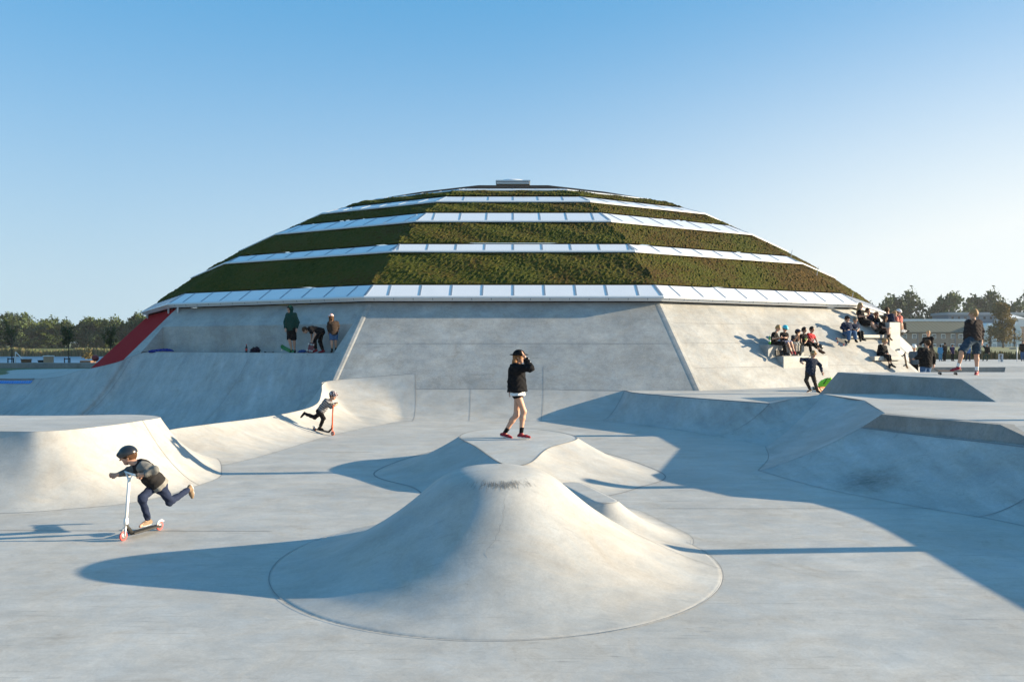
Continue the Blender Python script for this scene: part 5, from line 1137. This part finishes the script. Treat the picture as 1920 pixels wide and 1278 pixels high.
person('child in spotted helmet and denim shorts standing at the end of the ledge', d, .80, (-.55, .8),
    dict(hd=(620.5, 595), sh=(624.5, 604), pv=(625.5, 626), eR=(634, 610, .05), wR=(634, 618, .1), eL=(615.5, 612.5), wL=(616, 621.5, .1), kL=(622, 640), aL=(622.5, 656), tL=(621, 661, .08), kR=(629.5, 640), aR=(630, 656), tR=(630, 661, .08)),
    top=T_('jacket', cloth('brown_jacket', (.040, .028, .022)), 'long', off=.032, hem=.03), bottom=B_('shorts', JEANS(), .8, loose=.03), shoes=SHB(), socks=(BLK(), .4), hair=(HBR(), 'bob'), hat=('helmet', cloth('pink_helmet', (.55, .30, .26), .4), WHT()), pitch=15)
def bag(px, py, d, w, hgt, mat, label, name='bag', strap=True):
    p = at(px, py, d); e = empty(name, p, label, 'bag'); G = Field(); I3 = (Vector((1, 0, 0)), Vector((0, 1, 0)), Vector((0, 0, 1)))
    G.ell(Vector((0, 0, hgt * .42)), I3, (w * .5, w * .34, hgt * .46), .05); G.ell(Vector((w * .18, -.04, hgt * .6)), I3, (w * .28, w * .26, hgt * .38), .06); G.ell(Vector((-w * .26, 0, hgt * .3)), I3, (w * .26, w * .3, hgt * .3), .06)
    V, Fc = G.mesh(.018, .012, [(Vector((0, 0, 0)), Vector((0, 0, -1)))]); mesh('fabric', V, Fc, mat, e, True)
    if strap: m = MB(); m.tube([(-w * .3, -w * .3, hgt * .5), (-w * .1, -w * .42, hgt * .95), (w * .2, -w * .36, hgt * .85), (w * .35, -w * .25, hgt * .3)], .014, 6); m.build('strap', M_rub, e, True)
bag(479, 662, dl(479), .36, .24, cloth('purple_bag', (.018, .012, .024)), 'dark backpack lying on the ledge beside the cola bottle'); bag(567, 662, dl(567) - .1, .26, .12, cloth('blue_cloth', (.02, .06, .2)), 'small blue bundle on the ledge between the two men', strap=False)
bag(303, 662, dl(306, 21.0), .85, .18, cloth('blue_tarp', (.012, .03, .22)), 'crumpled blue bag at the far left end of the ledge', strap=False)
def bottle(px, py, d, h, mat, cap, label):
    p = at(px, py, d); e = empty('bottle', p, label, 'bottle'); m = MB(); k = h / .3; m.lathe([(.03*k, 0), (.037*k, .015*k), (.036*k, .12*k), (.039*k, .17*k), (.032*k, .21*k), (.014*k, .25*k), (.013*k, .275*k)], 14); m.build('body', mat, e, True)
    m = MB(); m.lathe([(.0165*k, .272*k), (.0165*k, .30*k)], 12); m.build('cap', cap, e); m = MB(); m.lathe([(.0375*k, .09*k), (.0385*k, .15*k)], 14); m.build('label', cap, e)
bottle(462, 662, dl(462), .34, plain('cola', (.03, .012, .01), .1), plain('cola_red', (.55, .02, .03), .4), 'dark cola bottle with a red label standing on the ledge')
board((496, 661.5), (513, 661.5), dl(505), dl(505), (0, -.1, 1), 'small dark skateboard lying flat on the ledge right of the backpack', M_rub)
# five boys on the square seat
a1 = aof(1, 1440, 671); dd = lambda px, o=.18: fdepth(1, a1, px) + o
FO = (.55, -.83); GS = 'boys sitting on the square seat block'
person('fair haired boy in black looking at his phone, leftmost on the seat block', dd(1452), .86, (.85, -.5),
    dict(hd=(1459, 615), sh=(1453, 625), pv=(1450.5, 643), eR=(1449, 635, -.2), wR=(1462, 632.5, -.32), eL=(1459, 635, .0), wL=(1464, 632, -.25), kR=(1470, 644, -.35), aR=(1474, 660, -.40), tR=(1480, 665, -.5), kL=(1469, 642.5, -.1), aL=(1471, 660, -.25), tL=(1477, 665, -.35)),
    top=T_('t_shirt', BLK(), off=.022), bottom=B_('trousers', BLK(), 1.9), shoes=SHB(), hair=(HB(), 'short'), headF=(.9, -.5), pitch=28, group=None)
person('boy in turquoise helmet on the seat block, second of the five from the left', dd(1470, .3), .82, FO,
    dict(hd=(1472, 616), sh=(1470.5, 625), pv=(1470, 642), eR=(1464, 633, -.1), wR=(1470, 633, -.28), eL=(1476.5, 633, -.1), wL=(1473, 633, -.28), kR=(1477, 643, -.40), aR=(1483, 659, -.42), tR=(1485, 664.5, -.55), kL=(1483, 642, -.36), aL=(1489, 659, -.40), tL=(1491, 664, -.5)),
    top=T_('t_shirt', BLK(), off=.022), bottom=B_('shorts', cloth('blue_print', (.05, .08, .25)), .98, pattern=WHT(), loose=.028), shoes=SHR(), hair=(HBR(), 'short'), hat=('helmet', plain('turquoise_helmet', (.05, .50, .62), .35, .05, 4)), pitch=22)
person('boy in dark cap drinking, in the middle of the five on the seat block', dd(1489), .80, (.6, -.8),
    dict(hd=(1496, 622.5), sh=(1491, 631), pv=(1488.5, 644), eR=(1489, 638, -.2), wR=(1496, 628.5, -.28), dR=(.1, -.2, .95), eL=(1497, 638, -.1), wL=(1498, 629, -.25), dL=(0, -.2, .95), kR=(1492, 645, -.38), aR=(1492, 660, -.38), tR=(1495, 665, -.5), kL=(1497, 645, -.3), aL=(1497, 660, -.32), tL=(1501, 665, -.45)),
    top=T_('t_shirt', cloth('slate_cloth', (.03, .035, .045)), off=.022), bottom=B_('trousers', cloth('pale_trousers', (.36, .34, .30)), 1.9), shoes=SHB(), hair=(HD(), 'short'), hat=('cap', NAVY()), skin=SKIN_T, headF=(.9, -.4))
person('dark haired boy in black t-shirt with green print on the seat block', dd(1507), .84, FO,
    dict(hd=(1508, 618.5), sh=(1506, 628), pv=(1507, 643.5), eR=(1502, 635, -.1), wR=(1502, 641, -.26), eL=(1513, 636, 0), wL=(1510, 642, -.24), kR=(1500, 644.5, -.42), aR=(1499.5, 660, -.42), tR=(1502, 665, -.55), kL=(1518, 645.5, -.38), aL=(1521, 661, -.4), tL=(1525, 666, -.5)),
    top=T_('t_shirt', BLK(), off=.022, print=cloth('green_print', (.10, .22, .05))), bottom=B_('trousers', BLK(), 1.92), shoes=SHB(), hair=(HD(), 'short'), skin=SKIN_T, headF=(.7, -.7))
person('boy in red t-shirt at the right end of the seat block', dd(1519), .86, FO,
    dict(hd=(1522.5, 617.5), sh=(1520, 627.5), pv=(1517, 644), eR=(1515.5, 635.5, -.1), wR=(1522, 641, -.32), eL=(1529.5, 635.5, 0), wL=(1533, 643.5, -.3), kR=(1526, 646, -.42), aR=(1536, 657, -.5), tR=(1543, 662.5, -.58), kL=(1529, 645.5, -.3), aL=(1538.5, 656.5, -.42), tL=(1546, 661.5, -.5)),
    top=T_('t_shirt', cloth('red_shirt', (.42, .018, .025)), off=.024, print=cloth('grey_print', (.18, .15, .16))), bottom=B_('trousers', BLK(), 1.6), shoes=cloth('brown_shoe', (.045, .025, .015)), hair=(HD(), 'short'), skin=SKIN_T, headF=(.6, -.8))
p = at(1537, 650.5, dd(1537) - .42); e = empty('helmet', p, 'black helmet hanging from the hand of the boy in the red t-shirt', 'helmet')
m = MB(); m.lathe([(.125, -.02), (.128, .0), (.118, .05), (.085, .10), (.03, .125), (.0, .128)], 18, Matrix.Rotation(R(35), 4, 'Y')); m.build('shell', plain('helmet_black', (.012, .012, .013), .35), e, True); m = MB(); m.tube([(-.1, 0, -.02), (-.06, 0, -.12), (.06, 0, -.14), (.1, 0, -.03)], .01, 6); m.build('strap', M_rub, e, True)
bottle(1443, 645.5, dd(1443, .1), .34, plain('green_bottle', (.08, .30, .06), .2), M_white, 'green bottle standing on the left corner of the seat block')
board((1452, 661.5), (1470, 661), fdepth(1, a1, 1460) - .12, fdepth(1, a1, 1471) - .12, (0, -1, .12), 'skateboard with cream wheels leaning on the front of the seat block', M_rub, lift=.02)
# kid rolling across the deck
person('blond boy in navy jumper balancing with arms out, in front of the seat block', 25.0, .84, (.25, -.95),
    dict(hd=(1525, 664), sh=(1521.5, 674), pv=(1519, 698), eR=(1503, 673.5, 0), wR=(1501.5, 679, -.18), dR=(.3, -.6, -.2), eL=(1537.5, 684, 0), wL=(1541.5, 697.5, -.08), kR=(1511.5, 713, -.08), aR=(1519, 730, 0), tR=(1512, 736, -.1), kL=(1527, 714, -.08), aL=(1532.5, 731, .06), tL=(1537, 736, -.03)),
    top=T_('jumper', cloth('navy_jumper', (.016, .024, .045)), 'long', off=.024, hem=.07), bottom=B_('trousers', cloth('brown_trousers', (.035, .028, .024)), 1.93, loose=.012), shoes=SHB(), sole=WHT(), hair=(HB(), 'mop'), pitch=30)
board((1524, 731.5), (1552, 731.5), 25.9, 26.2, (0, -.9, .35), 'orange skateboard lying on its side behind the boy in the navy jumper', plain('orange_deck', (.50, .16, .03), .5, .2, 10), lift=-.05)
a, b = at(1522, 726.5, 26.8), at(1560, 732.5, 26.8); a.z, b.z = .83, .83
sc = scooter(a + Vector((0, .05, .03)), b - a, (.12, -1, .12), 'black kick scooter lying on the deck under the lime green bag', M_rub, M_rub, M_rub, L=.55, H=.8, barw=.42)
bag(1549.5, 731, 26.5, .48, .42, plain('lime_fabric', (.32, .75, .03), .7, .25, 12), 'lime green drawstring bag on the deck beside the black scooter')
# group on the upper right of the wall
d6 = onface(1, 1588, 628).y
person('boy in flat cap and blue jeans sitting on the thin upper bench', d6 - .2, 1.0, (.35, -.93),
    dict(hd=(1588.5, 598), sh=(1588, 606.5), pv=(1588.5, 624), eR=(1578, 614), wR=(1584, 619, -.25), eL=(1597, 614), wL=(1591.5, 618.5, -.3), kR=(1592, 623, -.42), aR=(1591.5, 638, -.45), tR=(1590.5, 643, -.6), kL=(1602, 624, -.38), aL=(1604.5, 637, -.42), tL=(1607, 641.5, -.55)),
    top=T_('jumper', NAVY(), 'long', off=.026), bottom=B_('trousers', JEANS(), 1.95, loose=.03), shoes=SHB(), hair=(HBR(), 'short'), hat=('cap', BLK()), pitch=12)
person('fair boy in dark patterned shirt sitting beside the boy in the flat cap', d6 - .1, .86, (.3, -.95),
    dict(hd=(1603.5, 600), sh=(1603, 609), pv=(1603.5, 624), eR=(1597.5, 616), wR=(1603, 619, -.25), eL=(1610, 616), wL=(1608, 620, -.28), kR=(1611, 624, -.40), aR=(1613, 636.5, -.42), tR=(1614, 640.5, -.55), kL=(1616, 623, -.36), aL=(1617.5, 635, -.4), tL=(1622, 638.5, -.5)),
    top=T_('t_shirt', NAVY(), 'short', off=.024, print=cloth('pale_print', (.2, .25, .3))), bottom=B_('trousers', BLK(), 1.93), shoes=SHB(), hair=(cloth('ash_hair', (.18, .15, .11)), 'short'), pitch=18)
board((1567, 635), (1586, 642), d6 - 1.2, d6 - 1.0, (.3, -.75, .6), 'skateboard lying on the sloping wall left of the boy in the flat cap', M_rub, plain('red_wheel', (.5, .05, .05), .5))
d8 = onface(1, 1625, 612).y
person('woman with long blond hair in black dress reclining against the wall corner', d8, 1.06, (.9, -.4),
    dict(hd=(1613.5, 573), sh=(1612, 583), pv=(1618, 603), eR=(1611.5, 593, -.2), wR=(1622, 592.5, -.3), eL=(1616, 594, .15), wL=(1624, 592, -.1), kR=(1635, 607, -.25), aR=(1642.5, 617.5, -.3), tR=(1648, 619.5, -.4), kL=(1636, 606, 0), aL=(1645, 617, -.1), tL=(1650.5, 618.5, -.2)),
    top=T_('dress', BLK(), 'short', off=.022, hem=.1), bottom=B_('skirt', BLK(), .85, skirt=True), shoes=SHB(), hair=(HB(), 'long'), headF=(.6, -.75))
person('person in navy top leaning back right of the long haired woman', d8 + .5, .96, (.7, -.7),
    dict(hd=(1627, 582.5), sh=(1630.5, 591), pv=(1636, 604), eR=(1625.5, 598), wR=(1632, 602, -.2), eL=(1637, 597), wL=(1638, 603, -.2), kR=(1642.5, 607, -.35), aR=(1647, 618, -.4), kL=(1645, 606, -.2), aL=(1650, 617, -.3)),
    top=T_('t_shirt', NAVY(), 'short', off=.024), bottom=B_('trousers', NAVY(), 1.9), shoes=SHB(), hair=(HBR(), 'short'), headF=(.5, -.8))
person('red haired person with long locks beside the wall corner, looking down', d8 + .3, .94, (.6, -.8),
    dict(hd=(1643, 590), sh=(1642.5, 599), pv=(1645.5, 613), eR=(1637, 606), wR=(1645, 610, -.25), eL=(1649, 606), wL=(1648, 611, -.25), kR=(1652, 614, -.4), aR=(1653.5, 627, -.42), kL=(1656, 613, -.3), aL=(1657, 626, -.35)),
    top=T_('t_shirt', BLK(), 'short', off=.024), bottom=B_('trousers', NAVY(), 1.9), shoes=SHB(), hair=(cloth('red_hair', (.25, .08, .03), .6), 'front'), pitch=20)
person('person in black shorts hugging bare knees on the bench beside the post block', d8 - .1, .96, (.75, -.65),
    dict(hd=(1659, 597), sh=(1654.5, 605.5), pv=(1655.5, 620.5), eR=(1655, 614, -.2), wR=(1664.5, 615, -.35), eL=(1661, 613), wL=(1666, 615, -.3), kR=(1665.5, 618, -.38), aR=(1665.5, 633.5, -.4), tR=(1667, 639, -.5), kL=(1668, 617, -.2), aL=(1668, 632, -.3), tL=(1671, 637, -.4)),
    top=T_('t_shirt', BLK(), 'short', off=.03), bottom=B_('shorts', BLK(), .8, loose=.03), shoes=cloth('tan_shoe', (.3, .22, .15)), socks=(BLK(), .45), hair=(HBR(), 'front'), pitch=25)
person('boy in navy t-shirt and grey trousers sitting on the post block, back turned', d8 + .3, .98, (.8, .45),
    dict(hd=(1663.5, 581.5), sh=(1666, 591), pv=(1671, 606), eL=(1660, 599), wL=(1666, 606, .1), eR=(1674, 599), wR=(1679, 606, 0), kR=(1685.5, 607.5, -.1), aR=(1686.5, 622, -.1), tR=(1691, 627, -.1), kL=(1684, 606, .2), aL=(1688, 621, .2), tL=(1693, 625, .2)),
    top=T_('t_shirt', NAVY(), 'short', off=.028), bottom=B_('trousers', GREY(), 1.93), shoes=SHB(), hair=(HBR(), 'short'))
person('fair child in pink top sitting on the right edge of the post block', d8 + .45, .80, (.85, -.3),
    dict(hd=(1677.5, 587.5), sh=(1680, 595), pv=(1679.5, 606.5), eR=(1680, 601), wR=(1686, 604, -.2), eL=(1684, 600), wL=(1688, 603, 0), kR=(1689, 607.5, -.1), aR=(1691, 619.5, -.1), tR=(1696, 623, -.1), kL=(1690.5, 606.5, .1), aL=(1693.5, 618, .1), tL=(1698, 621, .1)),
    top=T_('t_shirt', cloth('pink_shirt', (.45, .14, .12)), 'short', off=.024), bottom=B_('shorts', cloth('pink_shirt', (.45, .14, .12)), .6), shoes=WHT(), hair=(HB(), 'short'))
person('child in white helmet behind the fair child on the post block', d8 + 1.1, .82, (.8, -.5),
    dict(hd=(1685, 585), sh=(1688, 593.5), pv=(1686, 607), kR=(1694, 608, -.1), aR=(1696, 620, -.1), kL=(1696, 607, .1), aL=(1698, 619, .1)),
    top=T_('t_shirt', cloth('pink_shirt', (.45, .14, .12)), 'short', off=.024), bottom=B_('trousers', BLK(), 1.9), shoes=SHB(), hair=(HBR(), 'short'), hat=('helmet', plain('white_helmet', (.68, .68, .70), .35, .05, 5)), pitch=25)
d15 = onface(1, 1660, 668).y - .15
person('person in black blazer sitting alone on the lower thin bench', d15, 1.0, (.6, -.8),
    dict(hd=(1659, 640), sh=(1655, 649), pv=(1651.5, 666.5), eR=(1649, 658, -.05), wR=(1660, 663, -.3), eL=(1661.5, 657), wL=(1664, 663, -.28), kR=(1664, 668, -.42), aR=(1667.5, 683.5, -.45), tR=(1668.5, 689.5, -.55), kL=(1667, 667.5, -.32), aL=(1671.5, 682.5, -.36), tL=(1677, 688, -.45)),
    top=T_('jacket', BLK(), 'long', off=.032, hem=.08, shirt=(cloth('grey_shirt', (.06, .06, .065)), .09)), bottom=B_('trousers', BLK(), 1.6), shoes=SHB(), hair=(HB(), 'short'), pitch=16)
board((1690.5, 660), (1695.5, 691), d15 - .3, d15 - .45, (1, -.15, .1), 'skateboard stood on its tail at the right end of the lower thin bench', M_deckm, plain('black_wheel', (.02, .02, .02), .5), lift=-.09)
# boy on the big block
db = 21.3
person('boy in dark jacket and denim shorts standing with one foot on his skateboard', db, 1.03, (-.35, .94),
    dict(hd=(1825, 588), sh=(1825.5, 603.5), pv=(1826, 634), eL=(1812, 624), wL=(1810.5, 643, .02), eR=(1840, 620), wR=(1840.5, 638, .02), kL=(1803, 660, -.15), aL=(1796.5, 688, -.05), tL=(1785, 695.5, -.02), kR=(1831, 664, .05), aR=(1831.5, 696, .05), tR=(1829, 705, -.12)),
    top=T_('jacket', cloth('dark_jacket', (.028, .022, .022)), 'long', off=.036, hem=.04), bottom=B_('shorts', cloth('dark_denim', (.028, .050, .075)), .98, loose=.036), shoes=cloth('crimson_shoe', (.26, .015, .035), .7), sole=WHT(), socks=(WHT(), .28), hair=(cloth('fair_hair', (.30, .18, .08), .6), 'short'), headF=(-.75, .65))
board((1752, 695.5), (1802, 696.5), db + .15, db - .02, (0, -.05, 1), 'skateboard under the standing boy\'s left foot on the concrete block', M_deckm, M_rub, lift=-.005)
# people beyond
person('blond boy in black standing on the low plinth, holding a scooter bar', 37.5, .95, (-.6, -.8),
    dict(hd=(1740.5, 624.5), sh=(1740, 633.5), pv=(1742, 652), eR=(1732, 639.5), wR=(1724, 646.5, -.1), eL=(1747, 641), wL=(1744, 649, -.1), kR=(1740, 669), aR=(1740, 684), kL=(1745, 669), aL=(1745, 684)),
    top=T_('jacket', BLK(), 'long', off=.03), bottom=B_('trousers', BLK(), 1.93), shoes=SHB(), hair=(HB(), 'short'))
a = at(1714, 681, 37.3); a.z = 1.295
scooter(a, (.35, -.9, 0), (0, 0, 1), 'black kick scooter held by the blond boy on the low plinth', M_rub, M_rub, M_rub, L=.55, H=.8, barw=.42)
person('man in black jacket with fur trimmed hood seen from behind, below the standing boy', 27.0, 1.0, (-.25, .95),
    dict(hd=(1739, 643.5), sh=(1736, 656), pv=(1735.5, 684), eL=(1724.5, 668), wL=(1716, 672, .1), eR=(1750, 669), wR=(1750.5, 683, .1), w=.19),
    top=T_('jacket', BLK(), 'long', off=.05, hem=.05, collar=cloth('fur_trim', (.16, .12, .085))), bottom=B_('trousers', JEANS(), 1.95, loose=.03), shoes=SHB(), hair=(HBR(), 'short'))
person('child in pale helmet near the foot of the sloping wall', 34.0, .86, (-.4, -.9),
    dict(hd=(1714, 652), sh=(1714.5, 661), pv=(1715, 680)), top=T_('t_shirt', cloth('grey_blue', (.06, .09, .12)), 'short', off=.03), bottom=B_('trousers', BLK(), 1.93), shoes=SHB(), hair=(HBR(), 'short'), hat=('helmet', WHT()))
def far(label, px, top, mt, mb_, S, F, hat=None, pose=None, d=74, hair=None, long_=True):
    ppm = FPX / d; g = 677.5; hd = g - ppm * 1.62 * S; P = dict(hd=(px, hd), sh=(px, g - ppm * 1.42 * S), pv=(px, g - ppm * .93 * S)); P.update(pose or {})
    person(label, d, S, F, P, top=T_(top, mt, 'long' if long_ else 'short', off=.045, hem=.1), bottom=B_('trousers', mb_, 1.95, loose=.02), shoes=SHB(), hair=(hair or HD(), 'short'), hat=hat, group='people far off on the paving')
far('child in long pale blue coat on the far paving', 1763.5, 'coat', cloth('pale_blue', (.05, .22, .40)), cloth('pale_blue2', (.10, .25, .38)), .86, (.3, .9)); far('person in black beside the child in the pale blue coat', 1771.5, 'jacket', BLK(), BLK(), .98, (-.4, .9))
far('person in dark cap and purple top on the far paving', 1785.5, 't_shirt', cloth('purple_shirt', (.03, .02, .07)), BLK(), .88, (.2, -.9), hat=('cap', BLK()), long_=False); far('person in bright blue jacket half hidden behind the standing boy', 1815.5, 'jacket', cloth('bright_blue', (.03, .12, .32)), NAVY(), .92, (-.2, .9), pose=dict(kL=(1812.5, 668), aL=(1811, 676), kR=(1818, 668), aR=(1818.5, 676)))
far('person in black top and green trousers reaching up, right of the standing boy', 1850.5, 't_shirt', BLK(), cloth('green_trousers', (.03, .055, .04)), .90, (-.7, -.7), pose=dict(eR=(1846, 651), wR=(1843, 647.5), kL=(1845, 668), aL=(1843, 676), kR=(1852, 668), aR=(1850.5, 676)))
far('person in black at the right picture edge', 1918, 'jacket', BLK(), JEANS(), 1.08, (-.5, -.8), hair=HBR())
# ------------------------------------------------------------------ thin evening haze
def haze():
    m = bpy.data.materials.new('haze_air'); m.use_nodes = True; N, L = m.node_tree.nodes, m.node_tree.links; N.remove(N['Principled BSDF'])
    v = N.new('ShaderNodeVolumePrincipled'); v.inputs['Color'].default_value = (.86, .92, 1, 1); v.inputs['Density'].default_value = .00018; v.inputs['Anisotropy'].default_value = .2; L.new(v.outputs[0], N['Material Output'].inputs['Volume'])
    mb = MB(); mb.box((-260, -20, -4), (260, 330, 30)); tag(mb.build('haze', m), 'thin pale evening haze over the lake and school', 'haze', kind='stuff')
haze()
